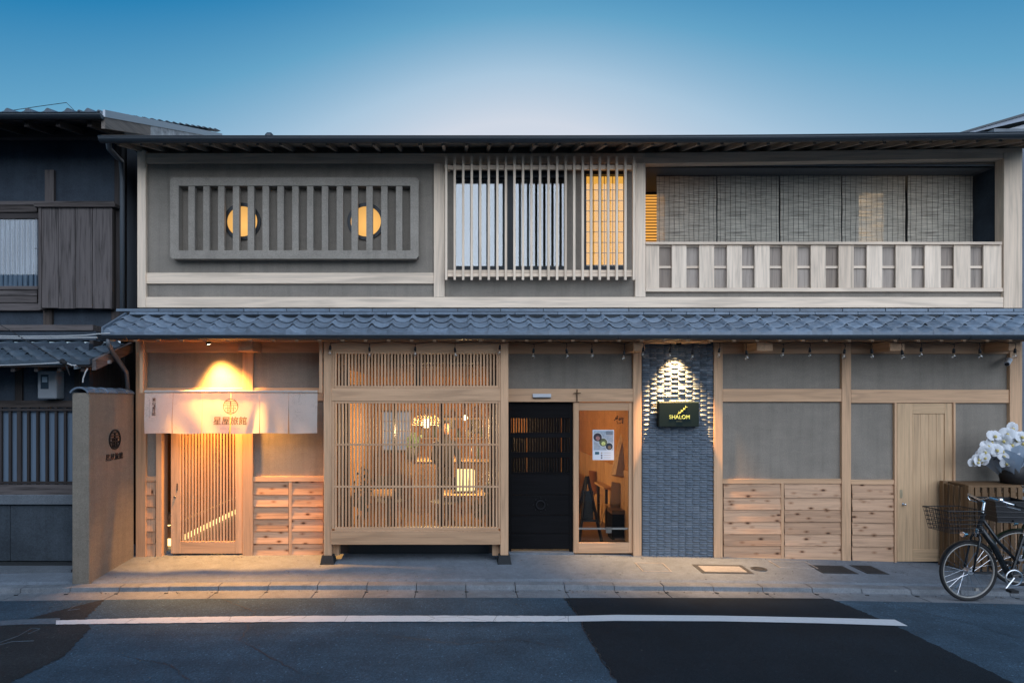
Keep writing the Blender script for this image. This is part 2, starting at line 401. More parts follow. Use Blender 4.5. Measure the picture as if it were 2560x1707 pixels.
# asphalt patches and the white edge line
strip('road_patch', ASPHN, [(1412, 1494.5), (1445, 1540), (1470, 1590), (1545, 1710), (1760, 2000)], [(2075, 1496), (2160, 1530), (2260, 1574), (2545, 1712), (3150, 2000)], 160, .004, .007)
strip('old_road_patch', ASPHO, [(255, 1499), (130, 1530), (28, 1558), (-160, 1610), (-700, 1760)], [(262, 1499), (212, 1546), (226, 1570), (160, 1640), (20, 1709)], 120, .004, .009)
strip('road_marking', PAINT, [(140, 1552), (380, 1545), (650, 1541), (1150, 1540), (1420, 1541)], [(140, 1562), (380, 1559), (650, 1556), (1150, 1555), (1420, 1555)], 240, .009, .0028, 0.)
strip('road_marking', PAINTF, [(-30, 1556), (60, 1549), (150, 1546)], [(-30, 1566), (60, 1562), (150, 1561)], 10, .009)
mk2 = plain('fresh_road_paint', (.58, .6, .62), .65, 0, .3, .06, 30)
strip('road_marking', mk2, [(1421, 1541), (1540, 1538), (1800, 1540), (2050, 1545), (2237, 1550)], [(1421, 1555), (1540, 1553), (1800, 1554), (2050, 1559), (2270, 1566)], 40, .009)
# cracks and tar seams
def crack(pts, wd, m, seed):
    rr = random.Random(seed); P3 = [gp(*p) for p in pts]; L_ = []
    for (a, b), (c, d) in zip(P3[:-1], P3[1:]):
        for k in range(14): f = k/14; L_.append((a+(c-a)*f+rr.uniform(-.018, .018), b+(d-b)*f+rr.uniform(-.014, .014)))
    mb = MB()
    for i in range(len(L_)-1):
        (a, b), (c, d) = L_[i], L_[i+1]; n_ = Vector((b-d, c-a, 0)).normalized()*wd*rr.uniform(.4, 1)
        mb.quad(rd(a-n_.x, b-n_.y, .0065), rd(c-n_.x, d-n_.y, .0065), rd(c+n_.x, d+n_.y, .0065), rd(a+n_.x, b+n_.y, .0065))
    return struct(mb.build('road_crack', m))
TAR = plain('tar', (.008, .010, .012), .5)
crack([(560, 1500), (640, 1530), (600, 1600), (760, 1690)], .004, TAR, 1); crack([(980, 1590), (1150, 1610), (1300, 1600), (1440, 1625)], .0035, TAR, 2)
crack([(2200, 1500), (2300, 1530), (2430, 1560), (2560, 1600)], .004, TAR, 3); crack([(1411, 1494.5), (1444, 1540), (1469, 1590), (1543, 1709)], .007, TAR, 4)
crack([(300, 1640), (420, 1660), (480, 1705)], .0035, TAR, 5)
# chalk survey marks on the old patch
mb = MB()
for pl in ([(118, 1506), (150, 1502), (160, 1512), (120, 1518)], [(180, 1504), (205, 1506), (185, 1516), (170, 1526), (200, 1522)],
           [(0, 1606), (45, 1590), (80, 1570), (100, 1572), (70, 1585)], [(0, 1612), (30, 1604), (85, 1602)]):
    mb.tube([rd(*gp(*p), .004) for p in pl], .0035, 4)
struct(mb.build('chalk_mark', PAINTF))

# access covers let into the pavement
COVM = plain('cover_metal', (.10, .105, .11), .5, .5, .4, .2, 40, .3)
COVD = plain('dark_cover_metal', (.03, .04, .05), .55, .3, .4, .2, 60, .4)
COVC = concrete('cover_concrete', (.30, .29, .28), .15)
def cover(label, x0, y0, x1, y1, mf, mi, frame=.035, ribs=0, sk=0):
    p0, p1 = gp((x0+x1)/2-(x1-x0)/2, (y0+y1)/2), gp((x0+x1)/2+(x1-x0)/2, (y0+y1)/2)
    ya, yb = gp((x0+x1)/2, y1)[1], gp((x0+x1)/2, y0)[1]
    xa, xb = p0[0], p1[0]; c = ((xa+xb)/2, (ya+yb)/2)
    t = thing('access_cover', label, 'cover', (c[0], c[1], gz(*c)))
    zz = max(gz(xa, ya), gz(xb, yb), gz(xa, yb))+.003
    tl = math.atan2(gz(c[0], yb)-gz(c[0], ya), yb-ya)
    t.rotation_euler = (tl, -math.atan2(gz(xb, c[1])-gz(xa, c[1]), xb-xa), 0)
    for nm, a in (('frame', (xa, xb, ya, ya+frame)), ('frame', (xa, xb, yb-frame, yb)), ('frame', (xa, xa+frame, ya+frame, yb-frame)), ('frame', (xb-frame, xb, ya+frame, yb-frame))):
        B(nm, *a, gz(*c)-.02, gz(*c)+.006, mf, t)
    lid = B('lid', xa+frame+.006, xb-frame-.006, ya+frame+.006, yb-frame-.006, gz(*c)-.02, gz(*c)+.005, mi, t)
    for k in range(ribs):
        xx = xa+frame+.02+(xb-xa-2*frame-.04)*(k+.5)/ribs
        B('rib', xx-.006, xx+.006, ya+frame+.02, yb-frame-.02, gz(*c)+.004, gz(*c)+.009, mi, lid)
    return t
cover('pale concrete cover with thin rim below the glazed door', 1597, 1407, 1669, 1429, COVC, CONC, .02)
cover('large concrete cover in metal frame below the tiled wall', 1744, 1412, 1868, 1433, COVM, COVC, .05)
cover('faint concrete cover almost flush below the left knotty boards', 1937, 1403, 2028, 1420, COVC, CONC, .018)
cover('dark ribbed rectangular metal cover below the middle post', 2041, 1414, 2124, 1433, COVD, COVD, .03, 8)
cover('small dark metal grate nearest the bicycle wheel', 2148, 1414, 2198, 1434, COVD, COVD, .025, 5)
cx, cy = gp(1897, 1422); t = thing('round_cover', 'small round metal cover beside the large framed one', 'cover', (cx, cy, gz(cx, cy)))
MB().lathe([(.001, .006), (.06, .006), (.085, .008), (.10, .008), (.105, -.01)], (cx, cy, gz(cx, cy)), 20).build('lid', COVM, t)
MB().lathe([(.055, .0085), (.062, .0095), (.069, .0085)], (cx, cy, gz(cx, cy)), 20).build('ring', COVD, t)

# ------------------------------------------------------------------ the wooden townhouse
HOUSE = thing('townhouse', 'two-storey wooden townhouse with grey plaster, timber lattices and tiled pent roof', 'house', (1.6, 0, 0))
WY, PY_, BY = 0.0, -.045, -.036            # plaster face, post face, beam face
def panel(px0, py0, px1, py1, m=None, y=WY): return P('wall_panel', px0, py0, px1, py1, y, y+.12, m or PLA, HOUSE)
def post(px0, px1, py0, py1, y=PY_, yb=.1, z0=None, m=None): return P('post', px0, py0, px1, py1, y, yb, m or HINOKI, HOUSE, .004, z0=z0)
def beam(px0, px1, py0, py1, y=BY, yb=.1, m=None): return P('beam', px0, py0, px1, py1, y, yb, m or HINOKI, HOUSE, .004)

# --- upper storey
panel(362, 404, 1088, 690); panel(362, 705, 1088, 746)
beam(347, 1612, 383, 408, m=UPPER)
beam(364, 1085, 682, 709, -.030, m=UPPER)
beam(347, 2514, 742.5, 769, -.040, m=UPPER)
post(343, 364, 375, 769, -.05, m=UPPER)
post(1084.5, 1111.5, 408, 743, m=UPPER); post(1588, 1614, 408, 743, -.047, m=UPPER)
post(2510, 2556, 380, 770, -.049, m=UPPER)
panel(1109, 676, 1590, 746); panel(1109, 404, 1590, 420)
panel(1109, 420, 1133, 680); panel(1418, 420, 1460, 680); panel(1567, 420, 1590, 680); panel(1132, 675, 1568, 700, y=.002)
panel(1612, 727, 2512, 746)
# right end of the head beam climbs a little
z = lambda py, Y=0: Z(py, Y)
xa, xb = X(1612, BY), X(2556, BY)
MB().hexa([(xa, BY, Z(409, BY)), (xa, BY, Z(383, BY)), (xa, .1, Z(409, BY)), (xa, .1, Z(383, BY)),
           (xb, BY, Z(395, BY)), (xb, BY, Z(371, BY)), (xb, .1, Z(395, BY)), (xb, .1, Z(371, BY))]).build('beam', UPPER, HOUSE)

# plaster lattice window with two round lit windows
ML = link('plaster_lattice', None, (X(736), -.06, Z(647)), HOUSE)
yf, yb = -.135, .0
for a in ((425, 444, 1046.5, 464.5), (425, 626, 1046.5, 647)):
    mb = MB(); x0, x1, z1, z0 = X(a[0], yf), X(a[2], yf), Z(a[1], yf), Z(a[3], yf); c = .035
    top = a[1] < 500
    pl = [(x0, z0), (x1, z0), (x1, z1-c), (x1-c, z1), (x0+c, z1), (x0, z1-c)] if top else [(x0+c, z0), (x1-c, z0), (x1, z0+c), (x1, z1), (x0, z1), (x0, z0+c)]
    mb.quad(*[(p[0], yf, p[1]) for p in pl]); 
    for i in range(6):
        p, q = pl[i], pl[(i+1) % 6]; mb.quad((p[0], yf, p[1]), (p[0], yb, p[1]), (q[0], yb, q[1]), (q[0], yf, q[1]))
    mb.build('frame_rail', PLAF, ML)
for a in ((425, 464.5, 446.5, 626), (1026, 464.5, 1046.5, 626)): P('frame_stile', *a, yf, yb, PLAF, ML)
for i in range(15):
    x0 = 340+(373+105.7*i)/2.851
    P('lattice_bar', x0, 463, x0+15.8, 627, yf+.012, yf+.075, PLAF, ML)
def disc(name, cx, cz, r, y, m, parent, seg=40):
    mb = MB(); mb.quad(*[(cx+r*math.cos(2*math.pi*i/seg), y, cz+r*math.sin(2*math.pi*i/seg)) for i in range(seg)][::1]); return mb.build(name, m, parent)
for px in (606.5, 915):
    cx, cz = X(px), Z(554.5); r = 44*D/F
    o = link('round_window', None, (cx, 0, cz), HOUSE)
    MB().lathe([(r*.86, -.004), (r*.86, -.022), (r*1.05, -.022), (r*1.05, -.001)], (cx, 0, cz), 40, 'y').build('window_ring', DARKF, o)
    disc('pane', cx, cz, r*.9, -.006, LITD, o)

# projecting slat window of the middle bay
LW = link('slat_window', None, (X(1350), -.1, Z(699)), HOUSE)
ys = -.17
for i in range(23):
    xx = 1060+(158+60.9*i)/2.852
    P('slat', xx-2.9, 391, xx+2.9, 699.5, ys, ys+.035, UPPER, LW)
for a in ((1119, 413, 1583, 424), (1119, 675, 1583, 683), (1119, 683.5, 1583, 691)): P('slat_rail', *a, ys+.036, ys+.036+.04, UPPER, LW)
for px in (1120, 1350, 1578): P('bracket', px, 676, px+5, 690, ys+.077, -.0, UPPER, LW)
for px in (1120, 1350, 1578): P('bracket', px, 413, px+5, 424, ys+.077, -.0, UPPER, LW)
def window(px0, py0, px1, py1, mull=(), yf=.012, fw=6, head=0, gm=None, name='window'):
    o = link(name, None, (X((px0+px1)/2), yf, Z(py1)), HOUSE)
    P('window_frame', px0, py0, px1, py0+fw+head, yf, yf+.09, DARKF, o); P('window_frame', px0, py1-fw-4, px1, py1, yf, yf+.09, DARKF, o)
    P('window_frame', px0, py0+fw+head, px0+fw, py1-fw-4, yf, yf+.09, DARKF, o); P('window_frame', px1-fw, py0+fw+head, px1, py1-fw-4, yf, yf+.09, DARKF, o)
    for a, b in mull: P('window_frame', a, py0+fw+head, b, py1-fw-4, yf+.004, yf+.085, DARKF, o)
    edges = [px0+fw]+[q for m_ in mull for q in m_]+[px1-fw]
    for i in range(0, len(edges), 2): P('pane', edges[i], py0+fw+head, edges[i+1], py1-fw-4, yf+.04, yf+.046, gm or GLASS, o)
    return o
window(1132, 425, 1418, 675, [(1266, 1284)], head=12)
w2 = window(1460, 425, 1568, 675, head=5, gm=DGLASS)
# shoji behind the lit window: paper panes and thin bars
SH = link('paper_screen', None, (X(1511, .1), .1, Z(660, .1)), HOUSE)
ysn = .11
P('paper', 1462, 434, 1566, 662, ysn, ysn+.004, LITW, SH)
for k in range(7): P('screen_bar', 1462, 474.5+26.2*k, 1566, 475.8+26.2*k, ysn-.012, ysn-.001, plain('screen_bar_wood', (.25, .13, .05), .6) if k == 0 else bpy.data.materials['screen_bar_wood'], SH)
for px in (1483, 1503, 1511, 1532): P('screen_bar', px-.7, 434, px+.7, 662, ysn-.010, ysn-.001, bpy.data.materials['screen_bar_wood'], SH)
# dark room behind the clear panes
IN = link('upstairs_room', None, (X(1275), .6, Z(690)), HOUSE)
DKR = plain('room_wall', (.30, .27, .23), .9)
B('room_wall', X(1125), X(1425), 1.3, 1.4, Z(700), Z(400), DKR, IN); B('room_wall', X(1122), X(1128), .13, 1.3, Z(700), Z(400), DKR, IN)
B('room_wall', X(1425), X(1440), .13, 1.3, Z(700), Z(400), DKR, IN); B('room_floor', X(1125), X(1425), .13, 1.3, Z(702), Z(698), DKR, IN); B('room_ceiling', X(1125), X(1425), .13, 1.3, Z(402), Z(398), DKR, IN)
def curtain(label, px0, px1, py0, py1, y, m, amp=.02, folds=9, name='curtain'):
    x0, x1, z1, z0 = X(px0, y), X(px1, y), Z(py0, y), Z(py1, y); nx = folds*8
    v = []; f = []
    for j in range(9):
        for i in range(nx+1):
            u = i/nx; a = amp*(1+.3*math.sin(j*.9+u*7)); v.append((x0+(x1-x0)*u-(x0+x1)/2, a*math.sin(2*math.pi*folds*u+.6*math.sin(u*11)), (z1-z0)*(-j/8)))
    for j in range(8):
        for i in range(nx): a = j*(nx+1)+i; f.append((a, a+1, a+nx+2, a+nx+1))
    o = link(name, mesh(name, v, f, m, True), ((x0+x1)/2, y, z1)); return tag(o, label, 'curtain')
curtain('pale curtain drawn behind the left pane of the upstairs slat window', 1138, 1268, 434, 668, .2, CURT, .003, 7)
curtain('narrow pale curtain gathered behind the right pane of the upstairs slat window', 1284, 1330, 434, 668, .2, CURT, .006, 4)

# --- balcony bay
BAL = link('balcony', None, (X(2060), .3, Z(742)), HOUSE)
bx0, bx1 = X(1614), X(2509)
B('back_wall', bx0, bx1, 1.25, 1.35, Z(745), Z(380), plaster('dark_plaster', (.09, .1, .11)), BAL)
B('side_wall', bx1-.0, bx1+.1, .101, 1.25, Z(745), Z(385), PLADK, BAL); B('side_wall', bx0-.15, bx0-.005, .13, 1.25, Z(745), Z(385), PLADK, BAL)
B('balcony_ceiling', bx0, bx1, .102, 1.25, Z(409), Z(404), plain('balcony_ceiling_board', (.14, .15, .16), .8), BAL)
B('balcony_floor', bx0, bx1, .13, 1.25, Z(742), Z(735), AGED, BAL)
def b4(px): return 1600+px/2.45
xsb = [(35, 118), (195, 285), (363, 455), (533, 625), (702, 795), (872, 965), (1047, 1138), (1217, 1310), (1390, 1485), (1567, 1664), (1745, 1843), (1924, 2025), (2105, 2215)]
for a, b in xsb: P('rail_board', b4(a), 611, b4(b), 719.5, -.032, -.008, PALE, BAL, .002)
P('top_rail', 1614.5, 604.5, 2506, 611, -.06, .05, PALE, BAL, .003)
P('bottom_rail', 1614.5, 719.5, 2509, 729, -.035, .03, PALE, BAL, .003)
for (a, b), (c, d) in zip(xsb[:-1], xsb[1:]):
    P('backing_board', b4(b)-2, 613, b4(c)+2, 719, .012, .03, BACK, BAL)
    P('cross_rail', b4(b)-1, 665, b4(c)+1, 671, -.006, .010, PALE, BAL); P('cross_rail', b4(b)-1, 613.5, b4(c)+1, 617.5, -.006, .010, PALE, BAL)
# lit windows on the back wall of the balcony
yw = 1.2
lo = link('lit_window', None, (X(1640, yw), yw, Z(600, yw)), HOUSE)
P('window_frame', 1560, 480, 1668, 486, yw, 1.25, DARKF, lo); P('pane', 1560, 486, 1664, 640, yw+.03, yw+.036, LITB, lo)
for k in range(16): P('blind_slat', 1560, 490+k*7.4, 1664, 492+k*7.4, yw+.0, yw+.02, wood('blind_wood', (.5, .26, .08)) if k == 0 else bpy.data.materials['blind_wood'], lo)
P('window_frame', 1664, 480, 1668, 640, yw, 1.25, DARKF, lo)
lo = link('lit_window', None, (X(2180, yw), yw, Z(600, yw)), HOUSE)
P('pane', 2147, 476, 2212, 640, yw+.03, yw+.036, glow('lit_window_glow', (1.0, .70, .40), .9), lo)
P('window_frame', 2141, 470, 2218, 476, yw, 1.25, DARKF, lo); P('window_frame', 2141, 476, 2147, 640, yw, 1.25, DARKF, lo); P('window_frame', 2212, 476, 2218, 640, yw, 1.25, DARKF, lo)
# split-reed blinds
def reed(n, l, v, col):
    a = noise(n, l, n_map(n, l, v, (3.2, 3, 95)), 1.0, 4, .7, .5)
    return mixc(n, l, col, ramp(n, l, a, [(.3, .38), (.5, .9), (.7, 1.4)]), 1.0)
def n_map(n, l, v, s):
    mp = n.new('ShaderNodeMapping'); mp.inputs['Scale'].default_value = s; l.new(v, mp.inputs[0]); return mp.outputs[0]
def reed_gap(n, l, v):
    a = noise(n, l, n_map(n, l, v, (2.4, 2, 120)), 1.0, 4, .7, .5)
    return ramp(n, l, a, [(.45, .02), (.66, .5)])
REED = cloth('split_reed', (.72, .66, .55), .3, reed, .3, reed_gap)
CORD = plain('blind_cord', (.05, .05, .05), .8)
yb5 = .47
for k, (a, b, lb) in enumerate(((100, 470, 'split-reed blind nearest the lit orange window, leftmost of five'), (475, 855, 'second split-reed blind from the left on the balcony'),
                                (859, 1236, 'middle one of the five split-reed blinds on the balcony'), (1240, 1632, 'split-reed blind with the lit window showing through it'),
                                (1637, 2043, 'rightmost of the five split-reed blinds, next to the dark corner'))):
    x0, x1, z1, z0 = X(b4(a+2), yb5), X(b4(b-4), yb5), Z(441-k*1.6, yb5), Z(640, yb5)
    t = tag(link('reed_blind', None, ((x0+x1)/2, yb5, z0)), lb, 'blind', 'reed blinds hung along the balcony')
    v = []; f = []; nx, nz = 10, 14; yo = .008*(k % 2)
    for j in range(nz+1):
        for i in range(nx+1):
            v.append((x0+(x1-x0)*i/nx, yb5+yo+.006*math.sin(i*1.1+k)+.004*math.sin(j+k), z0+(z1-z0)*j/nz))
    for j in range(nz):
        for i in range(nx): q = j*(nx+1)+i; f.append((q, q+1, q+nx+2, q+nx+1))
    mb = MB(); mb.v = v; mb.f = f; mb.build('reed_sheet', REED, t)
    nco = 12
    for i in range(nco):
        xx = x0+(x1-x0)*(i+.5)/nco; MB().tube([(xx+.004*math.sin(q*2.1+i), yb5+yo-.009, z0+(z1-z0)*q/6) for q in range(7)], .0022, 4).build('cord', CORD, t)
    B('top_bar', x0, x1, yb5-.012, yb5+.02, z1, z1+.03, AGED, t)

# --- upper eave
EAV = link('upper_roof', None, (1.6, .5, 5.75), HOUSE)
def rise(x): return .0013*max(0, x-1)**2
ex0, ex1 = -4.70, 8.15
ye, ze = -.62, Z(359, -.62)
zt = Z(380, 0)
def soff(y, x): return zt+.03+(ze-zt-.02)*(y/ye)+rise(x)*.9
n = 26
mb = MB()
for i in range(n):
    a, b = ex0+(ex1-ex0)*i/n, ex0+(ex1-ex0)*(i+1)/n
    mb.quad((a, ye, soff(ye, a)+.035), (b, ye, soff(ye, b)+.035), (b, .35, soff(.35, b)+.035), (a, .35, soff(.35, a)+.035))
    mb.quad((a, ye-.02, soff(ye, a)+.09), (a, 3.5, soff(ye, a)+1.6), (b, 3.5, soff(ye, b)+1.6), (b, ye-.02, soff(ye, b)+.09))
    mb.quad((a, ye-.02, soff(ye, a)+.034), (a, ye-.02, soff(ye, a)+.09), (b, ye-.02, soff(ye, b)+.09), (b, ye-.02, soff(ye, b)+.034))
mb.build('roof_deck', RAFT, EAV)
B('roof_gable', ex0+.15, ex0+.2, .1, 3.5, soff(.1, ex0)-.3, soff(.1, ex0)+.05, AGED2, EAV)
i = 0
x = X(355)
while x < 8.1:
    mb = MB(); wd = .021
    mb.hexa([(x-wd, ye+.02, soff(ye, x)-.028), (x-wd, ye+.02, soff(ye, x)+.034), (x-wd, .2, soff(.2, x)-.028), (x-wd, .2, soff(.2, x)+.034),
             (x+wd, ye+.02, soff(ye, x)-.028), (x+wd, ye+.02, soff(ye, x)+.034), (x+wd, .2, soff(.2, x)-.028), (x+wd, .2, soff(.2, x)+.034)])
    mb.build('rafter', RAFT, EAV); x += 54*D/F
def gutter(x0, x1, y, zf, r, parent, m=METAL, seg=26):
    mb = MB(); k = 10
    for i in range(seg+1):
        x = x0+(x1-x0)*i/seg; zz = zf(x)
        for j in range(k+1):
            an = math.pi+math.pi*j/k; mb.v.append((x, y+r*math.cos(an), zz+r*math.sin(an)))
        mb.v.append((x, y+r-.006, zz)); mb.v.append((x, y, zz-r+.008)); mb.v.append((x, y-r+.006, zz))
    K = k+4
    for i in range(seg):
        for j in range(K): a, b = i*K, (i+1)*K; mb.f.append((a+j, a+(j+1) % K, b+(j+1) % K, b+j))
    mb.f.append(tuple(range(k+1))); mb.f.append(tuple(seg*K+j for j in range(k+1)))
    mb.tube([(x0+(x1-x0)*i/seg, y-r, zf(x0+(x1-x0)*i/seg)+.003) for i in range(seg+1)], .008, 6)
    return mb.build('gutter', m, parent, smooth=False)
gutter(ex0+.02, ex1, ye-.07, lambda x: Z(346, ye-.07)+rise(x), .062, EAV)
B('roof_vent', X(666, .6), X(686, .6), .5, .65, Z(350, .6), Z(336.5, .6), METAL, EAV, .03)

# --- pent roof
PR = link('pent_roof', None, (1.6, -.35, 3.1), HOUSE)
TW = .2655
def tilep(u):
    if u < .3: return .037*math.sin(math.pi*u/.3)
    return -.026*math.sin(math.pi*(u-.3)/.7)
US = [0, .06, .12, .18, .24, .3, .4, .5, .6, .7, .8, .9, 1.0]
def tile_mesh(m, ln, slope, eave, tw=TW, nm='roof_tile'):
    v = []; f = []; k = len(US)
    for u in US:
        zp = tilep(u)
        v.append((u*tw, 0, zp)); v.append((u*tw, ln+.05, zp*.8+(ln+.05)*slope-.030)); 
        v.append((u*tw, .0, -.075 if eave else zp-.017)); 
    for i in range(k-1):
        a, b = 3*i, 3*i+3
        f += [(a, b, b+1, a+1), (a+2, b+2, b, a)]
    f.append((0, 1, 2)); f.append(((k-1)*3, (k-1)*3+2, (k-1)*3+1))
    me = mesh(nm, v, f, m); 
    for p in me.polygons: p.use_smooth = abs(p.normal.z) > .5
    return me
yr0, zr0 = -.655, Z(826.5, -.655)
yr1, zr1 = -.09, Z(789, -.09)
SL = (zr1-zr0)/(yr1-yr0); EX = (yr1-yr0)/3
TE = tile_mesh(TILE, EX, SL, True); TN = tile_mesh(TILE, EX, SL, False)
px0 = -4.66
ntl = int((8.1-px0)/TW)
for r in range(3):
    for i in range(ntl):
        link('roof_tile', TE if r == 0 else TN, (px0+i*TW, yr0+r*EX+rnd.uniform(-.002, .002), zr0+r*EX*SL+r*.006+rnd.uniform(-.003, .003)), PR, (0, rnd.uniform(-.007, .007), rnd.uniform(-.006, .006)))
# verge tile closing the left edge
MB().hexa([(px0-.03, yr0-.003, zr0-.085), (px0-.03, yr0-.003, zr0+.045), (px0-.03, yr1, zr1-.085), (px0-.03, yr1, zr1+.045),
           (px0-.002, yr0-.003, zr0-.085), (px0-.002, yr0-.003, zr0+.045), (px0-.002, yr1, zr1-.085), (px0-.002, yr1, zr1+.045)]).build('verge_tile', TILE, PR)
x = px0+.05
while x < 8.0:
    B('ridge_strip', x, x+.595, -.125, -.045, Z(786.5, -.125), Z(779.5, -.125), TILE, PR, .003)
    B('ridge_strip', x-.2, x+.39, -.105, -.045, Z(778.5, -.105), Z(771.5, -.105), TILE, PR, .003); x += .6
B('ridge_backing', px0+.04, 8.1, -.09, .0, Z(792, -.09), Z(772, -.09), METAL, PR)
# under the tiles: boards, rafters, purlin, gutter
MB().hexa([(px0, yr0+.01, zr0-.09), (px0, yr0+.01, zr0-.078), (px0, .02, zr0-.09+SL*.66), (px0, .02, zr0-.078+SL*.66),
           (8.1, yr0+.01, zr0-.09), (8.1, yr0+.01, zr0-.078), (8.1, .02, zr0-.09+SL*.66), (8.1, .02, zr0-.078+SL*.66)]).build('eave_board', RAFT, PR)
x = px0+.1
while x < 8.05:
    za = zr0-.092; wd = .022
    MB().hexa([(x-wd, yr0+.02, za-.05), (x-wd, yr0+.02, za), (x-wd, .0, za-.05+SL*.64), (x-wd, .0, za+SL*.64),
               (x+wd, yr0+.02, za-.05), (x+wd, yr0+.02, za), (x+wd, .0, za-.05+SL*.64), (x+wd, .0, za+SL*.64)]).build('rafter', HINOKI, PR); x += .303
B('purlin', X(300, -.46), 8.1, -.50, -.42, Z(853, -.46), Z(846, -.46)+.03, HINOKI, PR, .004)
gutter(-4.62, 8.1, yr0-.075, lambda x: Z(839.5, yr0-.075), .05, PR, METAL, 4)
for k in range(14):
    x = -4.3+k*.91; MB().tube([(x, yr0-.075+.052*math.cos(math.pi+math.pi*q/8), Z(839.5, yr0-.075)+.052*math.sin(math.pi+math.pi*q/8)) for q in range(9)], .005, 5).build('gutter_bracket', METAL, PR)
for a, b in ((594, 631), (1584, 1612), (1892, 1932), (2225, 2262), (2522, 2552)):
    P('bracket_beam', a, 851, b, 877, -.43, -.046, HINOKI, HOUSE, .004)

# --- ground storey: posts and beams
def gpost(px0, px1, py0, y=PY_, yb=.1): return post(px0, px1, py0, 0, y, yb, z0=gz(X((px0+px1)/2), y)-.05)
gpost(339, 364, 851, -.05); gpost(606, 632, 851)
beam(364, 606, 853, 881); beam(632, 808, 853, 881)
panel(362, 878, 609, 972); panel(629, 878, 812, 972)
beam(364, 606, 969, 1002, -.034); beam(632, 808, 969, 1002, -.034)
P('door_head', 388, 1001, 606, 1008, -.02, .1, HINOKI, HOUSE)
panel(364, 1000, 391, 1193); P('sill_rail', 364, 1191, 390, 1203, -.03, .1, HINOKI, HOUSE)
panel(629, 1000, 812, 1193); P('sill_rail', 632, 1191, 809, 1203, -.032, .1, HINOKI, HOUSE)
KB = bpy.data.materials['knotty_cedar']
def boards(px0, px1, rows, y=-.004):
    for a, b in zip(rows[:-1], rows[1:]):
        x0, x1 = X(px0, y), X(px1, y); z1, z0 = Z(a, y), Z(b, y); m_ = boxmesh(x1-x0, .012, z1-z0+.008, SUGI)
        link('clapboard', m_, ((x0+x1)/2, y-.011+rnd.uniform(-.001, .001), (z0+z1)/2), HOUSE, (-math.asin(min(.3, .016/(z1-z0))), 0, 0))
    B('wall_backing', X(px0), X(px1), y+.008, .1, Z(rows[-1])-.06, Z(rows[0]), AGED, HOUSE)
RL = [1203, 1235.5, 1265, 1295, 1326, 1357, 1388]
boards(364, 390, RL); boards(630, 722, RL); boards(729, 808, RL)
P('batten', 722, 1203, 729, 1392, -.03, .0, HINOKI, HOUSE)
P('door_jamb', 390, 1004, 404, 1392, -.04, .14, HINOKI, HOUSE)
P('ground_sill', 632, 1384, 808, 1392, -.026, .05, HINOKI, HOUSE)

# lattice sliding door of the inn
def sub(px): return 320+px/2.5706
DR = link('lattice_door', None, (X(516), .0, 0), HOUSE)
yd = -.012
P('stile', 427, 1004, 452, 1383, yd, yd+.045, HINOKI, DR, .003); P('stile', 588, 1004, 606, 1383, yd, yd+.045, HINOKI, DR, .003)
P('bottom_rail', 452, 1353, 588, 1383, yd+.001, yd+.044, HINOKI, DR, .003); P('top_rail', 452, 1004, 588, 1026, yd+.001, yd+.044, HINOKI, DR, .003)
for i in range(17):
    xx = 457.5+i*7.85; P('slat', xx-2.1, 1024, xx+2.1, 1355, yd+.006, yd+.036, HINOKI, DR)
P('door_pull', 441.5, 1208, 444, 1226, yd-.004, yd+.01, BLK, DR)
MB().lathe([(.001, -.014), (.012, -.014), (.017, -.006), (.017, 0)], (X(438), yd, Z(1241)), 14, 'y').build('lock', STEEL, DR)
# entry passage behind it
EN = link('entry_passage', None, (X(500), 1, 0), HOUSE)
WIN = wood('passage_wood', (.50, .31, .16), .7)
e0, e1 = X(392)-.02, X(606)+.05
B('passage_wall', e0-.1, e0, .12, 3.2, -.02, 2.7, PLAIN_IN, EN); B('passage_wall', e1, e1+.1, .12, 3.2, -.02, 2.7, WIN, EN)
B('passage_wall', e0, e1, 3.2, 3.3, -.02, 2.7, WIN, EN); B('passage_floor', e0, e1, .1, 3.2, -.04, .012, CONC, EN); B('passage_ceiling', e0, e1, .1, 3.2, 2.6, 2.7, WIN, EN)
B('bench', e0+.0, e0+.17, .25, 3.19, .16, .34, WIN, EN); B('bench', e0, e0+.11, .25, 3.19, .36, .52, WIN, EN)
LEDS = glow('light_strip', (1.0, .66, .24), 3.2)
B('light_strip', e0+.02, e0+.13, .26, 3.18, .05, .155, LEDS, EN); B('light_strip', e0+.02, e0+.07, .26, 3.18, .342, .358, LEDS, EN)

# protruding lattice bay of the bistro
BAYY = -.42
bay = link('lattice_bay', None, (X(1040, BAYY), BAYY, .2), HOUSE)
def bayp(name, *a, y=BAYY, d=.09, m=None, parent=None, ch=.004): return P(name, *a, y, y+d, m or HINOKI, parent or bay, ch)
for a, b in ((809, 829), (1251, 1271)):
    bs = link('base_stone', None, (0, 0, 0), HOUSE)
    x0, x1 = X(a, BAYY), X(b, BAYY); g = gz((x0+x1)/2, BAYY)
    B('post', x0, x1, BAYY, BAYY+.11, g+.11, Z(851, BAYY), HINOKI, HOUSE, .004)
    o = MB().hexa([(x0-.045, BAYY-.05, g-.03), (x0-.02, BAYY-.022, g+.112), (x0-.045, BAYY+.16, g-.03), (x0-.02, BAYY+.13, g+.112),
               (x1+.045, BAYY-.05, g-.03), (x1+.02, BAYY-.022, g+.112), (x1+.045, BAYY+.16, g-.03), (x1+.02, BAYY+.13, g+.112)]).build('base_stone', DARKST, HOUSE)
    bpy.data.objects.remove(bs)
bayp('beam', 829, 853, 1251, 878, y=BAYY+.004); bayp('beam', 829, 970, 1251, 1003, y=BAYY+.006); bayp('beam', 827, 1327, 1251, 1361, y=BAYY-.012, d=.14)
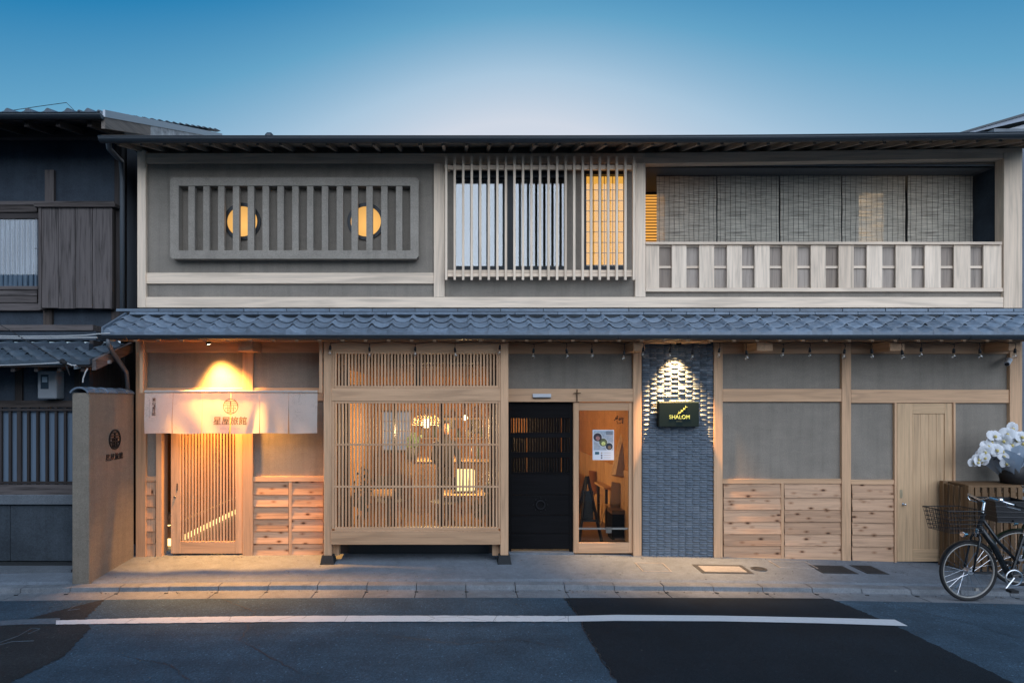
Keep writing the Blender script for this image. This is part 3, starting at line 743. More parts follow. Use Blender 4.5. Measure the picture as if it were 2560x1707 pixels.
for a in ((829, 878, 836, 970), (1246, 878, 1251, 970), (829, 1003, 836, 1322), (1246, 1003, 1251, 1322)): bayp('lattice_stile', *a, y=BAYY+.012, d=.05)
for a in ((836, 878, 1246, 884), (836, 964, 1246, 970), (836, 1003, 1246, 1008), (836, 1318, 1246, 1327)): bayp('lattice_rail', *a, y=BAYY+.014, d=.05)
def b7(px): return 790+px/2.614
for i in range(50):
    xx = b7(128.5+21.55*i); P('slat', xx-2.2, 884, xx+2.2, 964, BAYY+.02, BAYY+.045, HINOKI, bay)
for i in range(49):
    xx = b7(129.5+21.9*i); P('slat', xx-2.2, 1008, xx+2.2, 1318, BAYY+.02, BAYY+.045, HINOKI, bay)
for py in (1111, 1216): P('cross_bar', 836, py-2.2, 1246, py+2.2, BAYY+.016, BAYY+.03, HINOKI, bay)
for s, px in ((1, 829), (-1, 1251)):
    x0 = X(px, BAYY); B('bay_side', x0-.06*(s > 0), x0+.06*(s < 0), BAYY+.11, -.0, Z(1361, BAYY), Z(853, BAYY), HINOKI, bay)
B('bay_floor', X(829, BAYY), X(1251, BAYY), BAYY+.13, .1, Z(1358, BAYY), Z(1345, BAYY), AGED2, bay)
for px in (830, 1231): P('bay_leg', px, 1361, px+18, 1388, BAYY+.1, BAYY+.2, HINOKI, bay)
B('bay_plinth', X(826), X(1256), .05, .12, -.1, .32, AGED2, bay)
# dark sash set behind the lattice
SASH = link('dark_sash', None, (X(1040), .02, .4), HOUSE)
for a in ((818, 850, 872, 1345), (1222, 850, 1262, 1345), (872, 850, 1222, 908), (872, 962, 1222, 1008), (1034, 908, 1056, 962), (872, 1316, 1222, 1400)): P('window_frame', *a, .02, .06, DARKF, SASH)
P('pane', 872, 908, 1034, 962, .034, .04, DGLASS, SASH); P('pane', 1056, 908, 1222, 962, .034, .04, DGLASS, SASH)
for a in ((872, 985), (985, 1104), (1104, 1222)): P('pane', a[0], 1008, a[1], 1316, .034, .04, DGLASS, SASH)
for px in (985, 1104): P('window_frame', px-2, 1008, px+2, 1316, .025, .055, DARKF, SASH)

# entrance bay
gpost(1583, 1604, 853, -.05)
beam(1271, 1583, 855, 884); panel(1255, 882, 1586, 974); beam(1262, 1583, 971.5, 1004.5, -.042)
BD = link('black_door', None, (X(1352), .03, 0), HOUSE)
ybd = .03
zb = gz(X(1352), 0)+.03
P('stile', 1266, 1004, 1278, 0, ybd, ybd+.05, BLACKW, BD, z0=zb); P('stile', 1424, 1004, 1433, 0, ybd, ybd+.05, BLACKW, BD, z0=zb)
for a, b in ((1004, 1045), (1081, 1094), (1130, 1144), (1180, 1186)): P('rail', 1278, a, 1424, b, ybd+.002, ybd+.045, BLACKW, BD)
for k, (a, b) in enumerate(((1186, 1236), (1237, 1288), (1289, 1333), (1334, 1372))): P('board', 1278, a, 1424, b, ybd+.006+.002*(k % 2), ybd+.04, BLACKW, BD, .003)
for a, b in ((1045, 1081), (1094, 1130), (1144, 1180)):
    for i in range(22):
        xx = 1281+i*6.6; P('slat', xx-1.9, a, xx+1.9, b, ybd+.012, ybd+.036, BLACKW, BD)
IRON = plain('forged_iron', (.012, .013, .016), .5, .3)
cx, cz = X(1352), Z(1262)
mb = MB(); mb.tube([(cx+.06*math.cos(a), ybd-.004, cz+.06*math.sin(a)) for a in [i*math.pi/12 for i in range(24)]], .009, 6, closed=True)
for i in range(8): a = i*math.pi/4; mb.ball((cx+.1*math.cos(a), ybd-.002, cz+.1*math.sin(a)), .009, 6)
mb.build('iron_ring', IRON, BD)
B('door_step', X(1268), X(1434), -.03, .3, gz(1.2, 0)-.05, zb-.004, CONC, HOUSE)
# dark vestibule screens behind the black door leave only the upper left slats lit
GD = link('glazed_door', None, (X(1507), -.01, 0), HOUSE)
ygd = -.014
P('stile', 1433.5, 1006, 1447, 1382, ygd, ygd+.05, HINOKI, GD, .003); P('stile', 1572, 1006, 1582, 1382, ygd, ygd+.05, HINOKI, GD, .003)
P('top_rail', 1447, 1006, 1572, 1026, ygd+.002, ygd+.048, HINOKI, GD, .003); P('bottom_rail', 1447, 1356, 1572, 1382, ygd+.002, ygd+.048, HINOKI, GD, .003)
P('pane', 1447, 1026, 1572, 1356, ygd+.02, ygd+.026, DGLASS, GD)
P('push_bar', 1447, 1319, 1572, 1323, ygd+.028, ygd+.034, STEEL, GD); P('door_pull', 1515, 1318, 1529, 1332, ygd+.026, ygd+.036, STEEL, GD)

# thin-tile wall
TWL = link('tile_wall', None, (X(1695), -.02, 0), HOUSE)
P('backing', 1604, 853, 1785, 0, -.012, .1, DARKST, TWL, z0=gz(X(1695), 0)-.05)
TCOL = [plain('wall_tile_'+nm, c, .42, 0, .5, .22, 30, .25) for nm, c in (('slate', (.10, .13, .165)), ('grey', (.145, .18, .22)), ('dark', (.065, .088, .115)))]
cw, rh = (1784-1605)/10, 5.92
def stile_tile(m, dep):
    wd, h = cw*D/F-.003, rh*D/F-.0022; v = []; f = []; NU, NZ = 4, 4
    for j in range(NZ+1):
        for i in range(NU+1):
            u, t = i/NU, j/NZ
            bul = dep*(1-.55*(2*u-1)**4)*(.5+.5*math.sin(math.pi*min(1, .12+t*.95)))
            v.append(((u-.5)*wd, -bul, (t-.5)*h))
    for j in range(NZ):
        for i in range(NU): a = j*(NU+1)+i; f.append((a, a+1, a+NU+2, a+NU+1))
    n0 = len(v); ring = [i for i in range(NU+1)]+[j*(NU+1)+NU for j in range(1, NZ+1)]+[NZ*(NU+1)+i for i in range(NU-1, -1, -1)]+[j*(NU+1) for j in range(NZ-1, 0, -1)]
    for q in ring: v.append((v[q][0], .012, v[q][2]))
    k = len(ring)
    for i in range(k): f.append((ring[i], n0+i, n0+(i+1) % k, ring[(i+1) % k]))
    return mesh('wall_tile', v, f, m)
TM = [[stile_tile(m_, d_) for d_ in (.010, .014, .026, .031)] for m_ in TCOL]
allt = []
py = 857.0; r = 0
while py < 1398:
    for c in range(10):
        allt.append((c, r, py))
    py += rh; r += 1
single = set(sorted(range(len(allt)), key=lambda i: abs(allt[i][2]-975)+.001*i)[:300])
rest = MB()
for i, (c, r, py) in enumerate(allt):
    me = TM[rnd.choice((0, 0, 1, 1, 2))][rnd.choice((2, 3)) if (r+c) % 2 == 0 else rnd.choice((0, 1))]
    if rnd.random() < .12: me = TM[rnd.choice((0, 1, 2))][rnd.randrange(4)]
    loc = Vector((X(1605+cw*(c+.5)), -.013, Z(py+rh/2)))
    if i in single: link('wall_tile', me, loc, TWL)
    else:
        n0 = len(rest.v); rest.v += [tuple(Vector(q.co)+loc) for q in me.vertices]; rest.f += [tuple(n0+k for k in p.vertices) for p in me.polygons]
rest.build('wall_tiles', TCOL[0], TWL)['kind'] = 'stuff'
gpost(1785, 1807, 853, -.05)
P('lamp_shelf', 1612, 850, 1790, 853.5, -.4, -.03, HINOKI, HOUSE)

# right bay
beam(1807, 2105, 853, 884); beam(2128, 2525, 853, 884.5)
panel(1804, 882, 2108, 974); panel(2125, 882, 2530, 978)
beam(1807, 2105, 972, 1004); beam(2128, 2525, 974, 1007, -.034)
panel(1804, 1003, 2108, 1199); panel(2125, 1005, 2240, 1201); panel(2385, 1005, 2530, 1215)
gpost(2105, 2128, 853); gpost(2525, 2556, 853, -.05)
P('sill_rail', 1807, 1197, 2105, 1208, -.032, .1, HINOKI, HOUSE); P('sill_rail', 2128, 1199, 2237, 1210, -.032, .1, HINOKI, HOUSE); P('sill_rail', 2388, 1206, 2525, 1214, -.032, .1, HINOKI, HOUSE)
RR = [1208, 1242, 1272.5, 1302.5, 1333, 1362, 1396]
boards(1808, 1953, RR); boards(1960, 2106, RR); boards(2129, 2237, [v_+2 for v_ in RR[:-1]]+[1402]); boards(2388, 2525, [v_+5 for v_ in RR[:-1]]+[1408])
P('batten', 1953, 1208, 1960, 1396, -.03, 0, HINOKI, HOUSE); P('ground_sill', 1807, 1392, 2105, 1402, -.028, .05, HINOKI, HOUSE)
WD = link('wooden_door', None, (X(2312), -.02, 0), HOUSE)
DOORW = wood('oak_door_wood', (.56, .375, .22), .8, grain=.8)
P('door_frame', 2237, 1007, 2242, 1405, -.042, .06, HINOKI, WD); P('door_frame', 2384, 1007, 2389, 1405, -.042, .06, HINOKI, WD)
P('stile', 2243, 1008, 2282, 1403, -.022, .03, DOORW, WD, .003); P('stile', 2362, 1008, 2383, 1403, -.022, .03, DOORW, WD, .003)
P('top_rail', 2282, 1008, 2362, 1034, -.021, .03, DOORW, WD, .003); P('bottom_rail', 2282, 1373, 2362, 1403, -.021, .03, DOORW, WD, .003)
for k in range(4): P('door_board', 2282+k*20, 1034, 2282+k*20+19.6, 1373, -.008, .02, DOORW, WD, .002)
P('pull_plate', 2250, 1224, 2256.5, 1244, -.026, -.02, plain('brass_plate', (.5, .42, .28), .4, .8), WD)
MB().lathe([(.001, -.055), (.014, -.05), (.014, -.03), (.008, -.02), (.02, -.006), (.02, 0)], (X(2255), -.022, Z(1259)), 12, 'y').build('knob', STEEL, WD)
# walls closing the house: above the head beams, sides, back and the roof void
CLOSE = link('hidden_wall', None, (1.6, 2, 2), HOUSE)
B('gable_wall', X(347), X(347)+.06, .1, 6, -.1, Z(372), AGED2, CLOSE)
B('eave_wall', X(347), X(2556)+.02, .112, .16, Z(409), Z(372)+.12, RAFT, CLOSE)
B('rear_wall', X(347), X(2556), 6, 6.1, -.1, 5.6, AGED2, CLOSE); B('gable_wall', X(2556)-.06, X(2556), .1, 6, -.1, 5.6, AGED2, CLOSE)
B('storey_floor', X(347)+.06, X(2556)-.06, .1, 6, Z(860), Z(800), AGED2, CLOSE)
B('inner_wall', X(610), X(815), .13, .2, -.1, 2.95, AGED2, CLOSE); B('inner_wall', X(1605), X(2550), .13, .2, -.2, 2.95, AGED2, CLOSE)
B('inner_wall', X(1112)-.12, X(1112), .13, 1.4, Z(745), Z(380), AGED2, CLOSE)

# ------------------------------------------------------------------ writing and emblems
def text_mb(body, size, extr=.002, font_bold=0.0):
    cu = bpy.data.curves.new('t', 'FONT'); cu.body = body; cu.size = size; cu.extrude = extr; cu.align_x = 'CENTER'; cu.align_y = 'CENTER'; cu.offset = font_bold
    o = bpy.data.objects.new('t', cu); COL.objects.link(o); dg = bpy.context.evaluated_depsgraph_get()
    me = bpy.data.meshes.new_from_object(o.evaluated_get(dg)); mb = MB()
    mb.v = [(q.co.x, -q.co.z, q.co.y) for q in me.vertices]; mb.f = [tuple(p.vertices) for p in me.polygons]
    bpy.data.objects.remove(o); bpy.data.curves.remove(cu); bpy.data.meshes.remove(me); return mb
def emblem_mb(r, t=.002, lw=.085):
    mb = MB(); k = 48; w_ = lw*r
    for i in range(k):
        a, b = 2*math.pi*i/k, 2*math.pi*(i+1)/k
        p = [(math.cos(q)*rr, y, math.sin(q)*rr) for q in (a, b) for rr in (r, r-w_) for y in (-t, 0)]
        mb.hexa([p[0], p[1], p[2], p[3], p[4], p[5], p[6], p[7]])
    def h(x0, x1, zz, wd=1): mb.box(x0*r, x1*r, -t, 0, zz*r-w_*.45*wd, zz*r+w_*.45*wd)
    def v(z0, z1, xx, wd=1): mb.box(xx*r-w_*.45*wd, xx*r+w_*.45*wd, -t*.97, .0005, z0*r, z1*r)
    for zz in (.66, .38, .12): q = math.sqrt(1-zz*zz)-.03; h(-q, q, zz)
    v(.12, .66, 0, 1.5); v(-.8, .12, .05); v(-.8, .12, -.09)
    for s in (-1, 1):
        h(min(s*.12, s*.68), max(s*.12, s*.68), -.2, .8); v(-.36, -.2, s*.66, .8); v(-.8, .12, s*.36, .8); h(min(s*.22, s*.52), max(s*.22, s*.52), -.46, .8); h(min(s*.14, s*.56), max(s*.14, s*.56), -.8, .8)
    return mb

# ------------------------------------------------------------------ entrance curtain (noren)
NY = -.37
nx0, nx1, nz1, nz0 = X(362, NY), X(794, NY), Z(975.5, NY), Z(1083, NY)
NOR = thing('door_curtain', 'white cloth door curtain printed with an emblem, hung over the inn entrance', 'curtain', ((nx0+nx1)/2, NY, nz0))
def sstep(a, b, x): t = max(0, min(1, (x-a)/(b-a))); return t*t*(3-2*t)
def nfold(x, z_):
    t = sstep(nz1-.03, nz0, z_) if False else max(0, min(1, (nz1-z_)/(nz1-nz0)))
    u = (x-nx0)/(nx1-nx0)
    y = .012*math.sin(u*19+.7)*t+.016*t*math.sin(u*7.3+z_*5)+.010*math.sin(u*31+z_*9)*t*t
    y += .03*t*math.exp(-((u-.70)/.035)**2)*(1 if z_ else 1)-.022*t*math.exp(-((u-.62-(1-t)*.05)/.02)**2)
    y += .02*t*math.exp(-((u-.83)/.05)**2)
    return NY+.9*y-.028*t
def nmarks(n, l, v, col):
    # faint ink drawing towards both ends of the cloth
    sx = n.new('ShaderNodeSeparateXYZ'); l.new(v, sx.inputs[0])
    a = noise(n, l, v, 11, 7, .75, 1.6); ln = ramp(n, l, a, [(.475, 1.0), (.495, .55), (.515, 1.0)])
    b = noise(n, l, v, 5, 3, .6); area = ramp(n, l, b, [(.45, 0.0), (.6, 1.0)])
    side = n.new('ShaderNodeMapRange'); side.inputs[1].default_value = .55; side.inputs[2].default_value = .9; ab = n.new('ShaderNodeMath'); ab.operation = 'ABSOLUTE'
    l.new(sx.outputs[0], ab.inputs[0]); l.new(ab.outputs[0], side.inputs[0])
    mm = n.new('ShaderNodeMath'); mm.operation = 'MULTIPLY'; l.new(side.outputs[0], mm.inputs[0]); l.new(area, mm.inputs[1])
    return mixc(n, l, col, ln, mm.outputs[0])
NCL = cloth('noren_cloth', (.74, .71, .66), .48, nmarks)
seams = [362, 433, 506, 577.5, 649, 722, 794]
for k in range(6):
    a, b = X(seams[k], NY), X(seams[k+1], NY); a0, b0 = a+.0015, b-.0015
    ga = .003 if k else 0; gb = .003 if k < 5 else 0
    if k == 5: ga = .010
    if k == 4: gb = .006
    if k == 2: gb = .012
    if k == 3: ga = .006
    mb = MB(); NXX, NZZ = 18, 24
    for j in range(NZZ+1):
        t = j/NZZ; zz = nz1-.03+(nz0-nz1+.03)*t; op = max(0, (t-.28)/.72)
        for i in range(NXX+1):
            u = i/NXX; x = a0+ga*op+(b0-gb*op-a0-ga*op)*u; mb.v.append((x, nfold(x, zz)+(.004 if k % 2 else 0), zz+.004*math.sin(x*9)*t))
    for j in range(NZZ):
        for i in range(NXX): q = j*(NXX+1)+i; mb.f.append((q, q+1, q+NXX+2, q+NXX+1))
    mb.build('cloth_panel', NCL, NOR, smooth=True)
mb = MB()     # rolled top hem
for i in range(61):
    x = nx0+(nx1-nx0)*i/60
    for j in range(9):
        an = -math.pi*.5+math.pi*1.5*j/8; rr = .02+.002*math.sin(i*1.7)
        mb.v.append((x, NY+rr*math.cos(an)*-1+.004, nz1-.018+rr*math.sin(an)*.9))
for i in range(60):
    for j in range(8): mb.f.append((i*9+j, i*9+j+1, (i+1)*9+j+1, (i+1)*9+j))
mb.build('top_hem', NCL, NOR, smooth=True)
MB().tube([(nx0-.03, NY, nz1-.018), (nx1+.03, NY, nz1-.018)], .013, 8).build('rod', HINOKI, NOR)
INK = plain('brown_ink', (.10, .045, .02), .9, 0, .1)
INKB = plain('black_ink', (.02, .02, .025), .9, 0, .1)
INKP = plain('pale_ink', (.42, .36, .34), .9, 0, .1)
def on_noren(mb, px, py, name, m):
    cx_, cz_ = X(px, NY), Z(py, NY)
    return mb.build(name, m, NOR, dx=lambda q: Vector((q.x+cx_, nfold(q.x+cx_, q.z+cz_)-.006+q.y*.3, q.z+cz_)))
on_noren(emblem_mb(19*8.23/F, .002, .07), 577.5, 1015.5, 'emblem', INK)
for k, ch in enumerate('星屋旅館'): on_noren(text_mb(ch, .118, .001), 545+21.3*k, 1053, 'lettering', INK)
on_noren(text_mb('H O S H I Y A   R Y O K A N', .021, .0008), 577, 1071, 'small_lettering', INKP)
for k, ch in enumerate('東山望月邸'): on_noren(text_mb(ch, .052, .001, .0006), 386, 999.5+9*k, 'side_lettering', INKB)
for k in range(18): on_noren(MB().box(-.004, .004, -.001, 0, -.004, .004), 375.5, 1000+k*2.6, 'tiny_lettering', INKP)
# hangers
for px in (349, 798): P('hanger', px, 849, px+8, 982, NY-.03, NY+.01, HINOKI, NOR, .002)

# ------------------------------------------------------------------ spot lamps
def spot(label, px, py, y, tilt, energy, size, blend, col, rad=.035, tiltx=0):
    x, zz = X(px, y), Z(py, y); t = thing('spot_lamp', label, 'lamp', (x, y, zz), 'spot lamps under the eave')
    mb = MB(); mb.lathe([(.03, .10), (.034, .10), (.036, .0), (.030, .0), (.030, .012)], (0, 0, 0), 16)
    rot = Matrix.Rotation(tilt, 3, 'X') @ Matrix.Rotation(tiltx, 3, 'Y')
    mb.v = [tuple(rot @ Vector(q)+Vector((x, y, zz))) for q in mb.v]; mb.build('lamp_body', BLK, t, smooth=False)
    mb = MB(); mb.quad(*[tuple(rot @ Vector((.029*math.cos(i*math.pi/10), .029*math.sin(i*math.pi/10), .004))+Vector((x, y, zz))) for i in range(20)]); mb.build('lens', LAMPF, t)
    B('mount', x-.012, x+.012, y-.012, y+.012, zz+.09, zz+.16, BLK, t)
    L = bpy.data.lights.new('lamp_light', 'SPOT'); L.energy = energy; L.spot_size = size; L.spot_blend = blend; L.color = col; L.shadow_soft_size = rad
    o = bpy.data.objects.new('lamp_light', L); COL.objects.link(o); o.parent = t; o.location = rot @ Vector((0, 0, -.012)); o.rotation_euler = rot.to_euler()
    return t
spot('small black spot lamp shining down above the printed door curtain', 522, 861, -.235, R(1), 1750, R(88), 1.0, (1.0, .44, .09), .06, R(-11))
spot('small black spot lamp grazing the tiled wall above the bistro sign', 1697, 863, -.20, R(5), 1050, R(78), 1.0, (1.0, .56, .22), .03)

# ------------------------------------------------------------------ bistro sign, sensor, cross, poster
SG = thing('shop_sign', 'black sign box with yellow-green lettering and a leaf sprig on the tiled wall', 'sign', (X(1697, -.14), -.1, Z(1067, -.14)))
P('sign_box', 1647, 1004.5, 1748, 1067, -.15, -.055, plain('sign_black', (.005, .015, .016), .6, spec=.15), SG, .008)
LETT = plain('sign_yellow', (.55, .62, .16), .6, emit=(.6, .75, .2), es=.12)
def at(mb, px, py, y, name, m, parent): 
    cx_, cz_ = X(px, y), Z(py, y); return mb.build(name, m, parent, dx=lambda q: Vector((q.x+cx_, q.y+y, q.z+cz_)))
at(text_mb('SHALOM', .074, .001, .0008), 1699, 1042.5, -.152, 'lettering', LETT, SG)
at(text_mb('BISTRO', .026, .001), 1698, 1053, -.152, 'small_lettering', plain('sign_dim', (.06, .08, .05), .6), SG)
def leaf(mb, x, zz, ang, ln, wd, y):
    c, s = math.cos(ang), math.sin(ang); pts = [(0, 0), (.3*ln, wd), (.7*ln, wd*.8), (ln, 0), (.7*ln, -wd*.6), (.3*ln, -wd*.7)]
    mb.quad(*[(x+a*c-b*s, y, zz+a*s+b*c) for a, b in pts])
cx_, cz_ = X(1694, -.152), Z(1035, -.152); mb = MB()
mb.tube([(cx_, -.152, cz_), (cx_+.06, -.152, cz_+.045), (cx_+.12, -.152, cz_+.105)], .0022, 5)
for k in range(4):
    f_ = k/3; px_, pz_ = cx_+.018+.095*f_, cz_+.012+.085*f_*(.8+.2*f_)
    leaf(mb, px_, pz_, R(92), .034-.006*f_, .0046, -.1535); leaf(mb, px_, pz_, R(4), .034-.006*f_, .0046, -.1538)
mb.build('leaf_sprig', LETT, SG)

SE = thing('door_sensor', 'narrow silver door sensor fixed on the beam above the black door', 'sensor', (X(1355, -.07), -.06, Z(994, -.07)))
P('casing', 1332, 984, 1378, 993, -.075, -.042, plain('silver_plastic', (.55, .57, .6), .4), SE, .004); P('lens_strip', 1333, 993, 1377, 995, -.07, -.043, BLK, SE)
CRW = wood('twig_wood', (.16, .10, .055), .6)
CR = thing('twig_cross', 'small cross of two twigs fixed to the beam beside the door sensor', 'cross', (X(1443), -.05, Z(1002)))
MB().tube([(X(1443.2, -.06), -.055, Z(973.5, -.06)), (X(1442.4, -.06), -.058, Z(988, -.06)), (X(1442.9, -.06), -.055, Z(1002.5, -.06))], [.008, .0075, .009], 6).build('upright', CRW, CR)
MB().tube([(X(1433, -.06), -.066, Z(983.5, -.06)), (X(1443, -.06), -.07, Z(982, -.06)), (X(1452, -.06), -.066, Z(982.6, -.06))], [.007, .008, .006], 6).build('cross_arm', CRW, CR)
PO = thing('poster', 'white menu poster with three round dish photos stuck on the glazed door', 'poster', (X(1508), -.0, Z(1149)))
yp = ygd+.016
P('paper', 1481.5, 1074, 1535, 1149.5, yp, yp+.002, plain('poster_paper', (.62, .66, .72), .5), PO)
P('print_area', 1484, 1076.5, 1533.5, 1125, yp-.0006, yp, plain('poster_print', (.40, .45, .52), .5, 0, .4, .25, 30), PO)
for px, py, r_, c_ in ((1494, 1092.5, 10.6, (.03, .02, .03)), (1508, 1105.5, 10.2, (.42, .45, .22)), (1523, 1115.5, 8.8, (.02, .03, .05))):
    disc('dish_rim', X(px, yp), Z(py, yp), (r_+1.2)*D/F, yp-.001, plain('plate_white', (.65, .66, .66), .5), PO, 28)
    disc('dish_photo', X(px, yp), Z(py, yp), r_*D/F, yp-.0014, plain('dish_%d' % px, c_, .5, 0, .4, .7, 60), PO, 28)
    disc('dish_food', X(px+.6, yp), Z(py+2.5, yp), r_*.5*D/F, yp-.0018, plain('food_%d' % px, ((.35, .16, .14), (.5, .52, .18), (.25, .16, .10))[(px-1494)//14], .5, 0, .4, .5, 80), PO, 16)
P('price_block', 1487.5, 1129, 1498, 1135.5, yp-.0008, yp, plain('poster_teal', (.02, .10, .14), .5), PO)
for k in range(3):
    disc('icon', X(1504, yp), Z(1132+6*k, yp), 2.3*D/F, yp-.0008, INKP if k == 0 else plain('icon_ink%d' % k, (.12, .12, .16), .6), PO, 12)
    P('text_line', 1509, 1131+6*k, 1527, 1132+6*k, yp-.0008, yp, INKP, PO)
for k in range(6): P('text_line', 1485, 1106+k*2.6, 1494+k*.6, 1106.8+k*2.6, yp-.0009, yp-.0004, INKP, PO)
for k in range(4): P('text_line', 1515, 1078+k*3, 1532, 1079.3+k*3, yp-.0009, yp-.0004, INKB if k < 3 else INKP, PO)

# ------------------------------------------------------------------ string light
ST = thing('string_light', 'black cable of unlit clear bulbs strung along under the eave', 'string light', (1.6, -.5, Z(862, -.5)))
bul = [826, 923, 1038, 1137, 1250, 1334.5, 1416, 1479, 1560.7, 1608.5, 1676, 1731.7, 1798.7, 1865, 1958.5, 2024.6, 2112, 2179, 2254, 2303, 2384.5, 2448.7, 2538]
yl = -.5; cab = []
for k, px in enumerate(bul):
    cab.append((X(px, yl), yl, Z(857.5+(k % 3), yl)))
    if k < len(bul)-1:
        q = bul[k+1]; cab.append((X(px*.5+q*.5, yl), yl+.015, Z(853, yl)))
MB().tube(cab, .0045, 6).build('cable', RUB, ST)
SOCK = MB().lathe([(.004, .0), (.012, -.004), (.016, -.03), (.017, -.062), (.010, -.064)], (0, 0, 0), 10); sock = mesh('socket', SOCK.v, SOCK.f, RUB, True)
BU = MB().lathe([(.010, -.06), (.015, -.072), (.026, -.095), (.028, -.112), (.02, -.132), (.001, -.14)], (0, 0, 0), 12); bulm = mesh('bulb', BU.v, BU.f, BULBG, True)
FI = MB(); [FI.tube([(-.006+.004*k, 0, -.07), (-.008+.005*k, .003, -.11), (-.004+.003*k, 0, -.118)], .0012, 4) for k in range(4)]; filam = mesh('filament', FI.v, FI.f, plain('filament', (.5, .4, .25), .4, .5))
for k, px in enumerate(bul):
    x, zz = X(px, yl), Z(857.5+(k % 3), yl); dl = [.03, .045, .035, .06, .02][k % 5]+(.03 if px > 1300 else 0)
    MB().tube([(x, yl, zz), (x+.006, yl-.004, zz-dl*.5), (x, yl, zz-dl)], .004, 5).build('drop', RUB, ST)
    so = link('socket', sock, (x, yl, zz-dl), ST, (rnd.uniform(-.12, .12), rnd.uniform(-.15, .15), 0)); link('bulb', bulm, (x, yl, zz-dl), so); link('filament', filam, (x, yl, zz-dl), so)

# security camera
SCM = thing('security_camera', 'small white bullet camera under the eave by the right corner post', 'camera', (X(2515, -.15), -.15, Z(905, -.15)))
c0 = Vector((X(2520, -.15), -.15, Z(905, -.15)))
wp = plain('white_plastic', (.6, .62, .65), .4)
MB().tube([c0+Vector((.06, .04, .035)), c0+Vector((-.06, -.05, -.03))], .032, 12).build('camera_body', wp, SCM)
MB().tube([c0+Vector((-.062, -.052, -.031)), c0+Vector((-.068, -.057, -.034))], .026, 12).build('lens', BLK, SCM)
MB().tube([c0+Vector((.05, .04, .04)), c0+Vector((.08, .09, .06)), c0+Vector((.09, .12, .06))], .014, 8).build('bracket', wp, SCM)

# ------------------------------------------------------------------ inside the bistro
RM = link('bistro_room', None, (.4, 2, 0), HOUSE)
r0, r1, rb = X(826), X(1602), 4.6
B('room_wall', r0, r1, rb, rb+.1, -.1, 2.95, PLAIN_IN, RM); B('room_wall', r0-.1, r0, .13, rb, -.1, 2.95, PLAIN_IN, RM); B('room_wall', r1, r1+.1, .13, rb, -.1, 2.95, PLAIN_IN, RM)
B('room_floor', r0, r1, .08, rb, -.06, .02, FLOORW, RM); B('room_ceiling', r0, r1, .12, rb, 2.8, 2.9, FLOORW, RM)
for k in range(9): B('ceiling_beam', r0, r1, .6+k*.45, .68+k*.45, 2.68, 2.8, FLOORW, RM)
for k in range(7): B('wainscot_board', r1-.02, r1, .14+k*.64, .14+k*.64+.63, .02, 1.1, WIN, RM)
for k in range(7): B('wainscot_board', r0+k*.635, r0+k*.635+.63, rb-.02, rb, .02, .95, WIN, RM)
RW = link('rear_window', None, (X(993, rb), rb, Z(1130, rb)), HOUSE)
for i in range(2):
    for j in range(4): P('pane', 958+i*36, 1030+j*24, 958+i*36+33, 1030+j*24+22, rb-.03, rb-.02, glow('rear_window_sky', (.62, .72, .9), .42) if (i+j) == 0 else bpy.data.materials['rear_window_sky'], RW)
P('window_frame', 954, 1026, 1030, 1030, rb-.06, rb, DARKF, RW); P('window_frame', 954, 1126, 1030, 1130, rb-.06, rb, DARKF, RW)
def tables(label, x, y, wx, wy, h=.72, m=None):
    t = thing('table', label, 'table', (x, y, .02)); m = m or WIN
    B('tabletop', x-wx/2, x+wx/2, y-wy/2, y+wy/2, h-.035, h, m, t, .004)
    for sx in (-1, 1):
        for sy in (-1, 1): B('leg', x+sx*(wx/2-.06)-.02, x+sx*(wx/2-.06)+.02, y+sy*(wy/2-.06)-.02, y+sy*(wy/2-.06)+.02, .02, h-.035, BLK, t)
    return t
def chair(label, x, y, a, m):
    t = thing('chair', label, 'chair', (x, y, .02), 'bistro chairs'); M = Matrix.Translation((x, y, .02)) @ Matrix.Rotation(a, 4, 'Z')
    tr = lambda q: M @ q
    mb = MB()
    for i in range(9):      # shell: seat curving up into the back
        u = i/8; yy, zz = (-.22+.4*min(1, u*1.9), .44+.015*math.sin(u*9)) if u < .53 else (.19+.05*(u-.53), .44+(u-.53)*.85)
        for j in range(7): xx = -.23+.46*j/6; mb.v.append((xx*(1-.25*max(0, u-.6)), yy-.05*(abs(xx)/.23)**2*(u > .5), zz+.03*(abs(xx)/.23)**2))
    for i in range(8):
        for j in range(6): q = i*7+j; mb.f.append((q, q+1, q+8, q+7))
    o = mb.build('shell', m, t, smooth=True, dx=tr)
    for sx in (-1, 1):
        for sy in (-1, 1): MB().tube([(sx*.12, sy*.12, .44), (sx*.21, sy*.21, 0)], [.016, .011], 6).build('leg', WIN, t, dx=tr)
    return t
TAN = plain('tan_shell', (.55, .34, .16), .5); WHS = plain('dark_shell', (.05, .05, .055), .5)
tables('wooden table with a glowing lantern seen through the bistro lattice', X(1170, .9), 1.0, .8, .6)
tables('wooden table at the left end behind the bistro lattice', X(920, .9), 1.0, .8, .7)
tables('wooden table behind the glass of the bistro door', X(1560, 1.4)+.05, 1.9, .7, .7)
chair('tan shell chair behind the door glass, nearer the poster', X(1540, 1.3), 1.25, R(200), TAN); chair('tan shell chair behind the door glass, farther into the room', X(1530, 1.9), 2.5, R(20), TAN)
chair('dark shell chair at the left table behind the lattice', X(960, .9), 1.75, R(10), WHS); chair('dark shell chair beside the lantern table behind the lattice', X(1120, .9), 1.6, R(-30), WHS)
